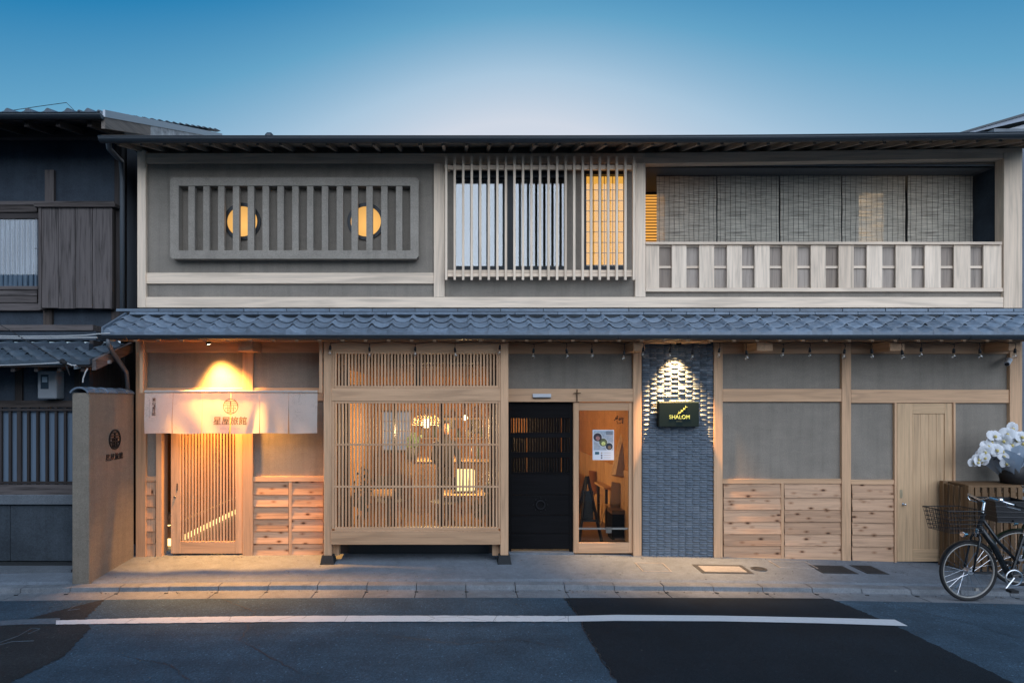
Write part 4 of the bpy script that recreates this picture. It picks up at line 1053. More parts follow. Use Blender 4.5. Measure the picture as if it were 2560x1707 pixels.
# counter with shelf of jars at the back
CO = thing('counter', 'long wooden bar counter at the back of the bistro', 'counter', (X(1080, 3), 3.2, .02))
B('counter_top', r0+.9, r1-1.3, 2.95, 3.45, 1.0, 1.05, WIN, CO, .004); B('counter_front', r0+.95, r1-1.35, 3.0, 3.05, .02, 1.0, FLOORW, CO)
SHF = thing('wall_shelf', 'two-board wall shelf with jars on the back wall of the bistro', 'shelf', (X(1120, rb), rb-.15, 1.35))
for k in range(2): B('shelf_board', X(1050, rb), X(1230, rb), rb-.28, rb-.01, 1.35+.42*k, 1.385+.42*k, WIN, SHF)
ORD = ('first', 'second', 'third', 'fourth', 'fifth', 'sixth', 'seventh', 'eighth')
jc = [plain('jar_%d' % i, c, .3) for i, c in enumerate(((.5, .42, .25), (.18, .08, .04), (.1, .14, .08), (.45, .2, .08)))]
for k in range(12):
    x = X(1056+k*14.5, rb)+.01; zz = 1.385+.42*(k % 2); h = rnd.uniform(.14, .26); r_ = rnd.uniform(.035, .055)
    o = thing('jar', ('pale', 'brown', 'green', 'amber')[k % 4]+' jar, '+ORD[k//2]+' from the left on the '+('lower', 'upper')[k % 2]+' bistro shelf', 'jar', (x, rb-.14, zz), 'jars on the bistro shelf')
    MB().lathe([(.001, 0), (r_, 0), (r_, h*.7), (r_*.5, h*.85), (r_*.5, h)], (x, rb-.14, zz), 10).build('jar_body', jc[k % 4], o, smooth=True); MB().lathe([(r_*.6, h), (r_*.6, h+.02), (.001, h+.02)], (x, rb-.14, zz), 10).build('lid', BLK, o)
# lamps of the room
def pointl(t, loc, e, col, r_=.08):
    L = bpy.data.lights.new('lamp_light', 'POINT'); L.energy = e; L.color = col; L.shadow_soft_size = r_; o = bpy.data.objects.new('lamp_light', L); COL.objects.link(o); o.parent = t; o.location = Vector(loc)-WL[t]
WARM = (1.0, .62, .28)
px_, py_ = X(1066, 2.2), 2.2; pzc = Z(1052, 2.2)
PL = thing('pendant_lamp', 'large woven dome pendant lamp glowing inside the bistro', 'lamp', (px_, py_, pzc))
mb = MB()
for k in range(9):
    a0 = math.pi*.5*k/8; mb.tube([(px_+(.26*math.cos(a0))*math.cos(q*math.pi/12), py_+(.26*math.cos(a0))*math.sin(q*math.pi/12), pzc-.08+.22*math.sin(a0)) for q in range(24)], .006, 4, closed=True)
for q in range(16): a = q*math.pi/8; mb.tube([(px_+.26*math.cos(k*math.pi/16)*math.cos(a), py_+.26*math.cos(k*math.pi/16)*math.sin(a), pzc-.08+.22*math.sin(k*math.pi/16)) for k in range(9)], .005, 4)
mb.build('woven_shade', WIN, PL)
MB().ball((px_, py_, pzc-.04), .085, 10).build('bulb', glow('pendant_glow', (1, .78, .45), 9), PL)
MB().tube([(px_, py_, pzc+.14), (px_, py_, 2.7)], .005, 5).build('cord', BLK, PL)
pointl(PL, (px_, py_, pzc-.16), 240, WARM)
gx, gy, gzz = X(1163, 1.5), 1.5, Z(1044, 1.5)
GL = thing('globe_lamp', 'small round globe bulb hanging to the right inside the bistro', 'lamp', (gx, gy, gzz))
MB().ball((gx, gy, gzz), .045, 10).build('bulb', glow('globe_glow', (1, .75, .42), 6), GL); MB().tube([(gx, gy, gzz+.04), (gx, gy, 2.7)], .004, 5).build('cord', BLK, GL)
pointl(GL, (gx, gy, gzz-.1), 80, WARM)
lx, ly = X(1168, 1.0), 1.0
LN = thing('lantern', 'glowing paper box lantern standing on the table behind the lattice', 'lamp', (lx, ly, .72))
B('paper_shade', lx-.18, lx+.12, ly-.1, ly+.1, .755, 1.08, glow('lantern_paper', (1.0, .72, .30), 2.6), LN, .02); B('lantern_base', lx-.2, lx+.14, ly-.12, ly+.12, .72, .755, BLK, LN)
for k in range(4): B('lantern_rib', lx-.185+.1*k, lx-.175+.1*k, ly-.108, ly-.1, .755, 1.085, BLK, LN)
pointl(LN, (lx-.02, ly-.25, 1.0), 25, WARM)
pointl(RM, (X(1530, 2.6), 2.6, 2.3), 55, (1.0, .60, .24), .1) if False else None
DL = thing('pendant_lamp', 'plain cone pendant lamp over the table behind the door glass', 'lamp', (X(1600, 1.2)-.25, 1.2, 2.35))
dx_, dy_ = X(1600, 1.2)-.25, 1.2
MB().lathe([(.02, .16), (.03, .15), (.14, 0), (.135, 0)], (dx_, dy_, 2.35), 16).build('shade', BLK, DL, smooth=True); MB().ball((dx_, dy_, 2.37), .04, 8).build('bulb', glow('cone_glow', (1, .7, .35), 5), DL); MB().tube([(dx_, dy_, 2.5), (dx_, dy_, 2.8)], .004, 5).build('cord', BLK, DL)
pointl(DL, (dx_, dy_, 2.30), 120, (1.0, .58, .22), .06)
# easel board and driftwood behind the door glass
EB = thing('easel_board', 'black folding easel board standing just inside the glazed door', 'easel', (X(1467, .5), .55, .02))
ex_, ey_ = X(1464, .5), .55
for nm, p, q in (('leg', (ex_-.09, ey_, .02), (ex_+.05, ey_+.1, 1.02)), ('leg', (ex_+.26, ey_, .02), (ex_+.06, ey_+.1, 1.02)), ('leg', (ex_-.1, ey_+.45, .02), (ex_+.05, ey_+.14, 1.0))):
    MB().tube([p, q], .024, 4).build(nm, BLK, EB)
B('ledge', ex_-.04, ex_+.2, ey_+.02, ey_+.06, .34, .37, BLK, EB); B('board', ex_-.02, ex_+.14, ey_+.06, ey_+.075, .37, .8, BLK, EB)
DW = thing('driftwood', 'tilted rough driftwood slab leaning on the wall behind the door glass', 'driftwood', (X(1560, 1.0), 1.0, 1.0))
mb = MB(); mb.tube([(X(1545, 1.), .95, .98), (X(1555, 1.), 1.0, 1.3), (X(1568, 1.), 1.05, 1.6), (X(1574, 1.), 1.1, 1.9)], [.13, .12, .10, .05], 7); mb.build('slab', WIN, DW)
mb = MB()
for k in range(26):
    a = rnd.uniform(0, 6.28); r_ = rnd.uniform(.02, .1); leaf(mb, X(1551, .95)+r_*math.cos(a), 1.86+r_*math.sin(a)*.8, rnd.uniform(0, 6.28), .035, .01, .9+rnd.uniform(0, .05))
DP = tag(mb.build('dried_flowers', wood('dry_leaf', (.16, .10, .03))), 'sprig of dried flowers beside the driftwood behind the door glass', 'flowers')
CN = thing('side_cabinet', 'dark low cabinet behind the table inside the glazed door', 'cabinet', (X(1560, 2.6), 3.0, .02))
B('body', X(1500, 2.6), X(1590, 2.6), 2.8, 3.2, .02, 1.25, FLOORW, CN); B('door', X(1502, 2.6), X(1544, 2.6), 2.785, 2.799, .1, 1.2, FLOORW, CN); B('door', X(1546, 2.6), X(1588, 2.6), 2.785, 2.799, .1, 1.2, FLOORW, CN)
# folding screen keeping most of the black door dark
FS = thing('folding_screen', 'dark folding screen standing inside behind the black lattice door', 'screen', (X(1370, .9), .9, .02))
for k in range(3): B('leaf_panel', X(1318+k*44, .8), X(1360+k*44, .8), .8+.05*(k % 2), .825+.05*(k % 2), .02, 2.35-.12*(k == 0), BLACKW, FS)
B('leaf_panel', X(1272, .8), X(1317, .8), .83, .855, .02, 1.62, BLACKW, FS)
# person working inside
PE = thing('person', 'person in dark clothes and apron standing behind the lattice', 'person', (X(1112, 1.9), 1.9, .02))
pxx, pyy = X(1112, 1.9), 1.9
J = {'pel': (0, 0, .92), 'spine': (0, .0, 1.12), 'chest': (0, .01, 1.32), 'neck': (0, 0, 1.47), 'headb': (0, -.01, 1.56), 'head': (0, -.02, 1.68),
     'sl': (-.17, 0, 1.40), 'el': (-.24, -.05, 1.13), 'wl': (-.16, -.28, 1.05), 'hl': (-.12, -.36, 1.06), 'sr': (.17, 0, 1.40), 'er': (.25, -.04, 1.13), 'wr': (.17, -.26, 1.03), 'hr': (.13, -.34, 1.04),
     'tl': (-.1, 0, .88), 'kl': (-.11, -.02, .48), 'al': (-.11, .02, .08), 'fl': (-.12, -.14, .04), 'tr': (.1, 0, .88), 'kr': (.11, -.02, .48), 'ar': (.11, .02, .08), 'fr': (.12, -.14, .04)}
for s_, b_ in (('l', -1), ('r', 1)):
    h_ = J['h'+s_]
    for k in range(4): J['f%d%s' % (k, s_)] = (h_[0]-b_*(.025-.018*k), h_[1]-.05+.004*abs(k-1), h_[2]-.012); J['g%d%s' % (k, s_)] = (h_[0]-b_*(.028-.018*k), h_[1]-.075+.008*abs(k-1), h_[2]-.035)
    J['th%s' % s_] = (h_[0]-b_*.04, h_[1]+.0, h_[2]-.005)
ks = list(J); idx = {k: i for i, k in enumerate(ks)}
E_ = [('pel', 'spine'), ('spine', 'chest'), ('chest', 'neck'), ('neck', 'headb'), ('headb', 'head'), ('pel', 'tl'), ('pel', 'tr')]
for s_ in 'lr':
    E_ += [('chest', 's'+s_), ('s'+s_, 'e'+s_), ('e'+s_, 'w'+s_), ('w'+s_, 'h'+s_), ('t'+s_, 'k'+s_), ('k'+s_, 'a'+s_), ('a'+s_, 'f'+s_), ('w'+s_, 'th'+s_)]
    for k in range(4): E_ += [('h'+s_, 'f%d%s' % (k, s_)), ('f%d%s' % (k, s_), 'g%d%s' % (k, s_))]
RAD = {'pel': .145, 'spine': .13, 'chest': .15, 'neck': .055, 'headb': .075, 'head': .09}
me = bpy.data.meshes.new('body'); me.from_pydata([J[k] for k in ks], [(idx[a], idx[b]) for a, b in E_], [])
bo = link('body', me, (pxx, pyy, .02), PE, (0, 0, R(25)))
sk = bo.modifiers.new('skin', 'SKIN')
for k in ks:
    r_ = RAD.get(k)
    if r_ is None: r_ = {'s': .065, 'e': .048, 'w': .03, 'h': .028, 't': .085, 'k': .06, 'a': .045, 'f': .04, 'g': .008}[k[0]]
    if k[0] == 'f' and k[1].isdigit(): r_ = .009
    if k.startswith('th') : r_ = .01
    dv = me.skin_vertices[0].data[idx[k]]; dv.radius = (r_, r_*(.75 if k in ('chest', 'spine', 'pel') else 1)); dv.use_root = (k == 'pel')
bo.modifiers.new('sub', 'SUBSURF').render_levels = 2
me.materials.append(plain('dark_clothes', (.018, .018, .024), .85)); setgc(me, [J[k] for k in ks])
SKIN = plain('skin', (.45, .25, .17), .6); HAIR = plain('black_hair', (.012, .01, .009), .5)
mb = MB(); hc = Vector((0, -.03, 1.665))
for i in range(13):
    for j in range(16):
        a, b = math.pi*i/12, 2*math.pi*j/16; q = Vector((.082*math.sin(a)*math.cos(b), .10*math.sin(a)*math.sin(b), -.118*math.cos(a)))
        if q.y < -.06 and abs(q.x) < .02 and -.03 < q.z < .015: q.y -= .018
        if q.z < -.04: q.x *= 1-.25*(-q.z-.04)/.08
        mb.v.append(tuple(q+hc))
for i in range(12):
    for j in range(16): a = i*16; mb.f.append((a+j, a+(j+1) % 16, a+16+(j+1) % 16, a+16+j))
rz = Matrix.Translation((pxx, pyy, .02)) @ Matrix.Rotation(R(25), 4, 'Z')
mb.build('face', SKIN, PE, smooth=True, dx=lambda q: rz @ q)
mb = MB(); mb.ball((0, .005, 1.71), .105, 10, .95); mb.v = [q if not (q[1] < -.05 and q[2] < 1.70) else (q[0]*.9, -.05, q[2]) for q in mb.v]; mb.build('hair', HAIR, PE, smooth=True, dx=lambda q: rz @ q)
for s in (-1, 1):
    MB().ball((s*.03, -.122, 1.67), .009, 6).build('eye', HAIR, PE, dx=lambda q: rz @ q); MB().ball((s*.083, -.02, 1.66), .02, 6).build('ear', SKIN, PE, dx=lambda q: rz @ q)
MB().box(-.022, .022, -.121, -.112, 1.612, 1.618).build('mouth', plain('lips', (.3, .12, .1), .6), PE, dx=lambda q: rz @ q)

# ------------------------------------------------------------------ low plaster wing wall with tiled cap
sx0, sx1, sy0, sy1 = -4.797, -4.586, -1.09, -.052
SW = thing('wing_wall', 'low tan plaster wall with curved cap tiles and dark emblem beside the inn', 'wall', ((sx0+sx1)/2, -.55, 0))
SWZ = Z(984, -1.09)
B('wall_body', sx0, sx1, sy0, sy1, -.2, SWZ+.01, SODE, SW, .008)
cxm = (sx0+sx1)/2
for k in range(5):
    y0 = sy0-.03+k*.215; mb = MB(); NA = 10
    for (yy, ro) in ((y0, .150), (y0+.03, .152), (y0+.225, .138)):
        for j in range(NA+1):
            a = R(152)-R(124)*j/NA; mb.v.append((cxm+ro*math.cos(a)*.92, yy, SWZ-.045+ro*math.sin(a)*.88)); 
        for j in range(NA+1):
            a = R(152)-R(124)*j/NA; mb.v.append((cxm+(ro-.024)*math.cos(a)*.92, yy, SWZ-.045+(ro-.024)*math.sin(a)*.88))
    K = 2*(NA+1)
    for i in range(2):
        for j in range(NA): a, b = i*K, (i+1)*K; mb.f += [(a+j, b+j, b+j+1, a+j+1), (a+NA+1+j, a+NA+2+j, b+NA+2+j, b+NA+1+j)]
        for j in (0, NA): mb.f.append((i*K+j, (i+1)*K+j, (i+1)*K+NA+1+j, i*K+NA+1+j))
    for i in (0, 2):
        for j in range(NA): mb.f.append((i*K+j, i*K+j+1, i*K+NA+2+j, i*K+NA+1+j))
    mb.build('cap_tile', TILE, SW)
def on_side(mb, y, zz, name): return mb.build(name, BLK, SW, dx=lambda q: Vector((sx1+.001-q.y, y+q.x, zz+q.z)))
# photo (287,1098): right face of the wall
ye_ = abs(sx1)*F/(CX-286)-D
on_side(emblem_mb(25*(D+ye_)/F, .014, .11), ye_, Z(1098, ye_), 'emblem')
for k, ch in enumerate('星屋旅館'): on_side(text_mb(ch, .095, .006, .001), ye_-.155+.103*k, Z(1142, ye_), 'lettering')

# ------------------------------------------------------------------ old wooden house on the left
LH = thing('old_house', 'old dark timber house with weathered boards and tiled roof at the left edge', 'house', (-6.2, .3, 0))
UY = .35
def L(name, a, b, c, d, y, yb, m, ch=0, parent=None): return P(name, a, b, c, d, y, yb, m, parent or LH, ch)
L('wall', -260, 300, 300, 850, UY, UY+.12, PLADK)
B('side_wall', X(300, UY)-.06, X(300, UY), UY+.121, 6.5, -.2, 6.1, AGED2, LH)
SIDE = plain('corrugated_metal', (.10, .115, .135), .5, .4)
mb = MB(); xs_ = X(300, UY)+.02
for k in range(60):
    y = .5+k*.05; mb.quad((xs_, y, 3.2), (xs_+.022, y+.018, 3.2), (xs_+.022, y+.018, 6.0), (xs_, y, 6.0)); mb.quad((xs_+.022, y+.018, 3.2), (xs_, y+.05, 3.2), (xs_, y+.05, 6.0), (xs_+.022, y+.018, 6.0))
mb.build('metal_siding', SIDE, LH)
L('post', 112, 425, 134, 503, UY-.05, UY, AGED); L('post', 286, 340, 304, 850, UY-.06, UY+.02, AGED2)
L('post', 108, 770, 130, 812, UY-.04, UY, AGED); L('post', 278, 772, 300, 812, UY-.04, UY, AGED)
L('beam', -260, 503, 286, 512, UY-.07, UY, AGED); L('beam', -260, 512, 92, 530, UY-.055, UY, AGED)
# shutter box
SB = link('shutter_box', None, (X(190, .2), .2, Z(772, .2)), LH)
for a, b in ((103, 145), (146, 187), (188.5, 230), (231.5, 276)): P('plank', a, 517+rnd.uniform(0, 1), b, 771+rnd.uniform(-2, 2), .2+rnd.uniform(0, .006), .225, AGED, SB, .002)
P('corner_strip', 96, 517, 103, 774, .192, .34, AGED, SB); P('corner_strip', 276, 517, 280, 772, .196, .34, AGED, SB)
P('cap_board', 84, 508, 288, 517, .16, .35, AGED, SB, .003)
B('box_side', X(278, .2), X(278, .2)+.02, .226, .345, Z(770, .2), Z(518, .2), AGED2, SB)
MB().tube([(X(88, .18), .18, Z(621, .18)), (X(96, .18), .16, Z(623, .18))], .008, 6).build('latch', BLK, SB)
# window with sheer curtain
WW = link('window', None, (X(40, UY), UY, Z(716, UY)), LH)
P('window_frame', -260, 530, 96, 547, UY-.03, UY+.02, AGED2, WW); P('window_frame', -260, 715, 94, 724, UY-.05, UY, AGED, WW); P('sill_board', -260, 726, 92, 738, UY-.065, UY, AGED, WW); P('sill_board', -260, 739, 92, 756, UY-.055, UY, AGED, WW); P('sill_board', -260, 758, 100, 776, UY-.065, UY, AGED, WW)
P('pane', -260, 547, 93, 715, UY-.012, UY-.006, glass('old_glass', (.9, .94, .97), .06), WW)
curtain('sheer white curtain behind the left house window', -60, 92, 546, 716, UY-.004, SHEER, .006, 12)
# lower storey
LY = -.33
L('beam', -260, 812, 232, 826, UY-.3, UY, AGED); L('fascia', -260, 828, 240, 850, UY-.28, UY, PLADK)
PR2 = link('pent_roof', None, (-6, -.3, 2.8), LH)
ya, za, yb_, zb_ = -.88, Z(897, -.88), .05, Z(856, .05)
sl2 = (zb_-za)/(yb_-ya); ex2 = (yb_-ya)/4
T2E = tile_mesh(TILE2, ex2, sl2, True, .25); T2N = tile_mesh(TILE2, ex2, sl2, False, .25)
xr = X(224, ya)
for r in range(4):
    for i in range(9): link('roof_tile', T2E if r == 0 else T2N, (xr-(i+1)*.25, ya+r*ex2, za+r*ex2*sl2+r*.006+rnd.uniform(-.003, .003)), PR2, (0, rnd.uniform(-.012, .012), 0))
MB().hexa([(xr-2.4, ya+.02, za-.1), (xr-2.4, ya+.02, za-.08), (xr-2.4, yb_, zb_-.1), (xr-2.4, yb_, zb_-.08), (xr, ya+.02, za-.1), (xr, ya+.02, za-.08), (xr, yb_, zb_-.1), (xr, yb_, zb_-.08)]).build('eave_board', AGED2, PR2)
MB().hexa([(xr, ya+.05, za-.14), (xr, ya+.05, za+.0), (xr, yb_, zb_-.14), (xr, yb_, zb_), (xr+.05, ya+.05, za-.14), (xr+.05, ya+.05, za), (xr+.05, yb_, zb_-.14), (xr+.05, yb_, zb_)]).build('verge_board', AGED, PR2)
for k in range(8): MB().hexa([(xr-.1-k*.3-d_, y_, z_+q_) for d_ in (.05, 0) for y_, z_ in ((ya+.06, za-.1), (yb_, zb_-.1)) for q_ in (-.06, 0)]).build('rafter', AGED2, PR2)
wl0, wl1 = -7.6, X(222, LY)
B('wall', wl0, wl1, LY, LY+.1, .0, za+.25, PLADK, LH); B('side_wall', wl1-.05, wl1, LY+.1, UY+.1, -.1, za+.3, AGED2, LH)
for a, b in ((-60, -42), (37, 55), (140, 150), (186, 200)): L('post', a, 905, b, 1002, LY-.03, LY, AGED2)
L('beam', -200, 1001, 215, 1018, LY-.05, LY, AGED); L('beam', -200, 1211, 215, 1236, LY-.06, LY, AGED)
LT = link('lattice_window', None, (X(90, LY), LY, Z(1211, LY)), LH)
P('pane', -200, 1018, 210, 1211, LY-.008, LY-.002, plain('frosted_glass', (.13, .18, .24), .35), LT)
for k in range(16): xx = -160+k*23; P('slat', xx-2.8 if k != 9 else xx-5, 1018, xx+2.8 if k != 9 else xx+5, 1211, LY-.045, LY-.012, AGED2, LT)
P('slat_rail', -200, 1021, 210, 1027, LY-.056, LY-.046, AGED2, LT); P('slat_rail', -200, 1203, 210, 1209, LY-.056, LY-.046, AGED2, LT)
L('ledge', -200, 1237, 215, 1261, LY-.1, LY, LEDGE, .006)
for a, b in ((-200, 25), (26, 215)): L('stone_slab', a, 1262, b, 1402, LY-.06, LY, STONE, .006)
B('plinth', wl0, wl1, LY-.14, LY, -.2, Z(1408, LY-.14), DARKST, LH); B('plinth', wl0, wl1-.02, LY-.35, LY-.141, -.2, Z(1424, LY-.35), LEDGE, LH)
# upper eave of the old house
UR = link('upper_roof', None, (-6, 0, 6), LH)
uy0, uz0, usl, vx = -.60, Z(290, -.60), .36, -4.66
T3E = tile_mesh(TILE2, .24, usl, True, .265); T3N = tile_mesh(TILE2, .24, usl, False, .265)
for i in range(9): link('roof_tile', T3E, (vx-(i+1)*.265, uy0-.03, uz0+.055), UR)
for r in range(1, 16): link('roof_tile', T3N, (vx-.265, uy0-.03+r*.24, uz0+.055+r*.24*usl+.006*r), UR); link('roof_tile', T3N, (vx-.53, uy0-.03+r*.24, uz0+.055+r*.24*usl+.006*r), UR)
yk = uy0+3.9
MB().hexa([(x_, y_, uz0-.02+(y_-uy0)*usl+q_) for x_ in (vx-3, vx-.02) for y_ in (uy0, yk) for q_ in (-.03, .03)]).build('roof_deck', AGED2, UR)
MB().hexa([(x_, y_, uz0+(y_-uy0)*usl+q_) for x_ in (vx-.02, vx+.012) for y_ in (uy0-.04, yk) for q_ in (-.02, .075)]).build('verge_flashing', plain('zinc', (.34, .37, .40), .5, .5), UR)
VB = wood('verge_wood', (.20, .17, .15), .5)
for a, b, m_ in ((uy0-.02, .55, VB), (.56, 3.3, plain('peeling_paint', (.42, .43, .44), .8, 0, .2, .5, 9))):
    MB().hexa([(x_, y_, uz0+(y_-uy0)*usl+q_) for x_ in (vx-.05, vx-.0) for y_ in (a, b) for q_ in (-.17, -.021)]).build('verge_board', m_, UR)
gutter(vx-3, vx-.01, uy0-.07, lambda x: Z(287, uy0-.07), .055, UR, METAL, 3)
for k in range(7): x_ = vx-.25-k*.42; MB().hexa([(x_+q_, y_, uz0-.05+(y_-uy0)*usl*.6+s_) for q_ in (-.03, .03) for y_ in (uy0+.05, .6) for s_ in (-.08, 0)]).build('rafter', AGED2, UR)
B('soffit_beam', vx-3, vx-.3, -.02, .08, Z(345, 0), Z(330, 0), AGED2, UR)
# its downpipe, meter, cables
DPI = thing('downpipe', 'grey rain pipe bent round the corner between the two houses', 'pipe', (X(280, -.3), -.3, Z(380, -.3)))
MB().tube([(X(276, -.5), -.55, Z(352, -.5)), (X(278, -.4), -.45, Z(375, -.4)), (X(290, -.2), -.15, Z(392, -.2)), (X(303, .2), .2, Z(402, .2)), (X(306, .25), .25, Z(450, .25)), (X(306, .25), .25, Z(800, .25))], .035, 10).build('pipe', plain('grey_pipe', (.09, .105, .12), .5), DPI, smooth=True)
DP2 = thing('downpipe', 'grey gutter outlet elbow at the left end of the pent roof', 'pipe', (X(276, -.7), -.7, Z(870, -.7)))
MB().tube([(X(272, -.72), -.73, Z(846, -.73)), (X(272, -.72), -.72, Z(862, -.72)), (X(280, -.6), -.6, Z(878, -.6)), (X(318, -.1), -.12, Z(930, -.1)), (X(322, -.08), -.09, Z(1000, -.08))], .03, 10).build('pipe', bpy.data.materials['grey_pipe'], DP2, smooth=True)
MT = thing('electric_meter', 'grey box electric meter with a glass window on the old house', 'meter', (X(118, LY), LY-.08, Z(997, LY)))
P('meter_box', 93, 926, 141, 997, LY-.17, LY-.001, plain('meter_grey', (.24, .26, .28), .6), MT, .012); P('dial_window', 101, 936, 121, 972, LY-.174, LY-.165, plain('meter_glass', (.03, .05, .07), .15), MT, .003); P('dial', 105, 942, 118, 955, LY-.176, LY-.172, plain('meter_dial', (.3, .38, .45), .4), MT)
CAB = plain('pale_cable', (.45, .46, .46), .6); CABK = plain('dark_cable', (.02, .02, .022), .7)
def cable(label, pts, r_, m): return tag(MB().tube([(X(a, y), y, Z(b, y)) for a, b, y in pts], r_, 6).build('cable', m), label, 'cable')
cable('upper pale cable running along the old house below its fascia', [(-60, 839, -.7), (60, 841, -.7), (160, 840, -.7), (215, 838, -.7), (245, 834.5, -.7), (275, 833, -.68)], .008, CAB)
cable('lower pale cable running along the old house, second from top', [(-60, 844, -.71), (60, 845.5, -.71), (130, 845, -.71), (243, 843.5, -.71)], .009, CAB)
cable('pale cable hanging under the old house tile eave to a junction', [(-60, 914, -.95), (40, 912, -.95), (110, 909, -.95), (152, 906, -.95)], .007, CAB)
cable('thin dark service wire slanting down in front of the old house', [(-40, 790, -1.2), (20, 823, -1.15), (55, 845, -1.1), (105, 874, -1.0), (150, 903, -.95)], .005, CABK)
cable('white ceramic lead hooking from the junction to the eave bracket', [(168, 908, -.95), (180, 913, -.95), (190, 913, -.95), (193, 917, -.9)], .008, CAB)
cable('short pale cable end dangling above the wing wall cap', [(219, 921, -.85), (213, 932, -.86), (208, 946, -.86), (207, 956, -.86)], .009, CAB)
cable('thin wire stretched above the left roof tiles against the sky', [(20, 278, -.3), (100, 266, -.3), (166, 257, -.3), (184, 275, -.3)], .004, CABK)
JN = thing('cable_junction', 'dark taped knot of cables under the old house eave', 'junction', (X(159, -.95), -.95, Z(906, -.95)))
mb = MB(); mb.ball((X(156, -.95), -.95, Z(903, -.95)), .035, 6); mb.ball((X(163, -.95), -.96, Z(907, -.95)), .03, 6); mb.tube([(X(163, -.95), -.95, Z(908, -.95)), (X(170, -.95), -.95, Z(925, -.95)), (X(174, -.95), -.95, Z(938, -.95))], [.012, .009, .003], 5); mb.build('tape_wrap', RUB, JN)
EBK = thing('eave_bracket', 'grey metal angle bracket sticking out under the old house eave', 'bracket', (X(230, -.7), -.7, Z(912, -.7)))
MB().hexa([(X(187, -.85), -.87, Z(923, -.85)), (X(187, -.85), -.87, Z(915, -.85)), (X(187, -.85), -.83, Z(923, -.85)), (X(187, -.85), -.83, Z(915, -.85)), (X(275, -.55), -.55, Z(908, -.55)), (X(275, -.55), -.55, Z(900, -.55)), (X(275, -.55), -.51, Z(908, -.55)), (X(275, -.55), -.51, Z(900, -.55))]).build('angle_bar', plain('galvanised', (.25, .28, .3), .5, .6), EBK)

# ------------------------------------------------------------------ neighbour on the right
RH = thing('right_house', 'grey metal-clad neighbour house with a sloping roof edge at the top right', 'house', (9.2, 1.5, 0))
ry = .9
xl = X(2402, ry)
B('wall', 8.13, 12, .6, 6, -.3, 6.3, plaster('right_wall', (.16, .18, .2)), RH)
MB().hexa([(xl-.02, ry, Z(335, ry)), (xl-.02, ry, Z(331, ry)), (xl-.02, 5, Z(335, ry)), (xl-.02, 5, Z(331, ry)), (xl+3.2, ry, Z(335, ry)+.92), (xl+3.2, ry, Z(331, ry)+.95), (xl+3.2, 5, Z(335, ry)+.92), (xl+3.2, 5, Z(331, ry)+.95)]).build('roof', METAL, RH)
MB().hexa([(xl, ry+.02, Z(338, ry)), (xl, ry+.02, Z(334, ry)), (xl, ry+.05, Z(338, ry)), (xl, ry+.05, Z(334, ry)), (xl+3.2, ry+.02, Z(338, ry)+.75), (xl+3.2, ry+.02, Z(334, ry)+.9), (xl+3.2, ry+.05, Z(338, ry)+.75), (xl+3.2, ry+.05, Z(334, ry)+.9)]).build('verge_board', plain('grey_verge', (.24, .28, .33), .6), RH)
MB().hexa([(xl+.25, ry+.1, Z(340, ry)-.4), (xl+.25, ry+.1, Z(340, ry)), (xl+.25, 5, Z(340, ry)-.4), (xl+.25, 5, Z(340, ry)), (xl+3.2, ry+.1, Z(340, ry)-.4), (xl+3.2, ry+.1, Z(340, ry)+.78), (xl+3.2, 5, Z(340, ry)-.4), (xl+3.2, 5, Z(340, ry)+.78)]).build('gable_wall', plain('pale_cladding', (.35, .38, .41), .7), RH)

# ------------------------------------------------------------------ slatted cover, orchid, bicycles
BROWNW = wood('brown_slat_wood', (.17, .10, .05), .7)
AC = thing('slatted_cover', 'wooden slatted unit cover standing behind the bicycles', 'cover', (7.3, -.35, -.15))
ax0, ax1, ay0, ay1, az = X(2421, -.55), 8.0, -.55, -.06, Z(1213, -.55)
g_ = gz(7.2, -.3)
B('corner_post', ax0, ax0+.075, ay0, ay0+.07, g_-.03, az, BROWNW, AC, .003); B('corner_post', ax1-.07, ax1, ay0, ay0+.07, g_-.03, az, BROWNW, AC, .003); B('corner_post', ax0, ax0+.07, ay1-.07, ay1, g_-.03, az, BROWNW, AC, .003)
B('top_board', ax0+.076, ax1, ay0+.03, ay1, az-.03, az-.005, BROWNW, AC)
x = ax0+.1
while x < ax1-.08: B('slat', x, x+.06, ay0+.01, ay0+.028, g_+.05, az-.031, BROWNW, AC); x += .095
for zz in (g_+.15, az-.15): B('slat_rail', ax0+.07, ax1-.07, ay0+.029, ay0+.05, zz, zz+.05, BROWNW, AC)
yy = ay0+.09
while yy < ay1-.08: B('slat', ax0+.012, ax0+.03, yy, yy+.055, g_+.05, az-.031, BROWNW, AC); yy += .09

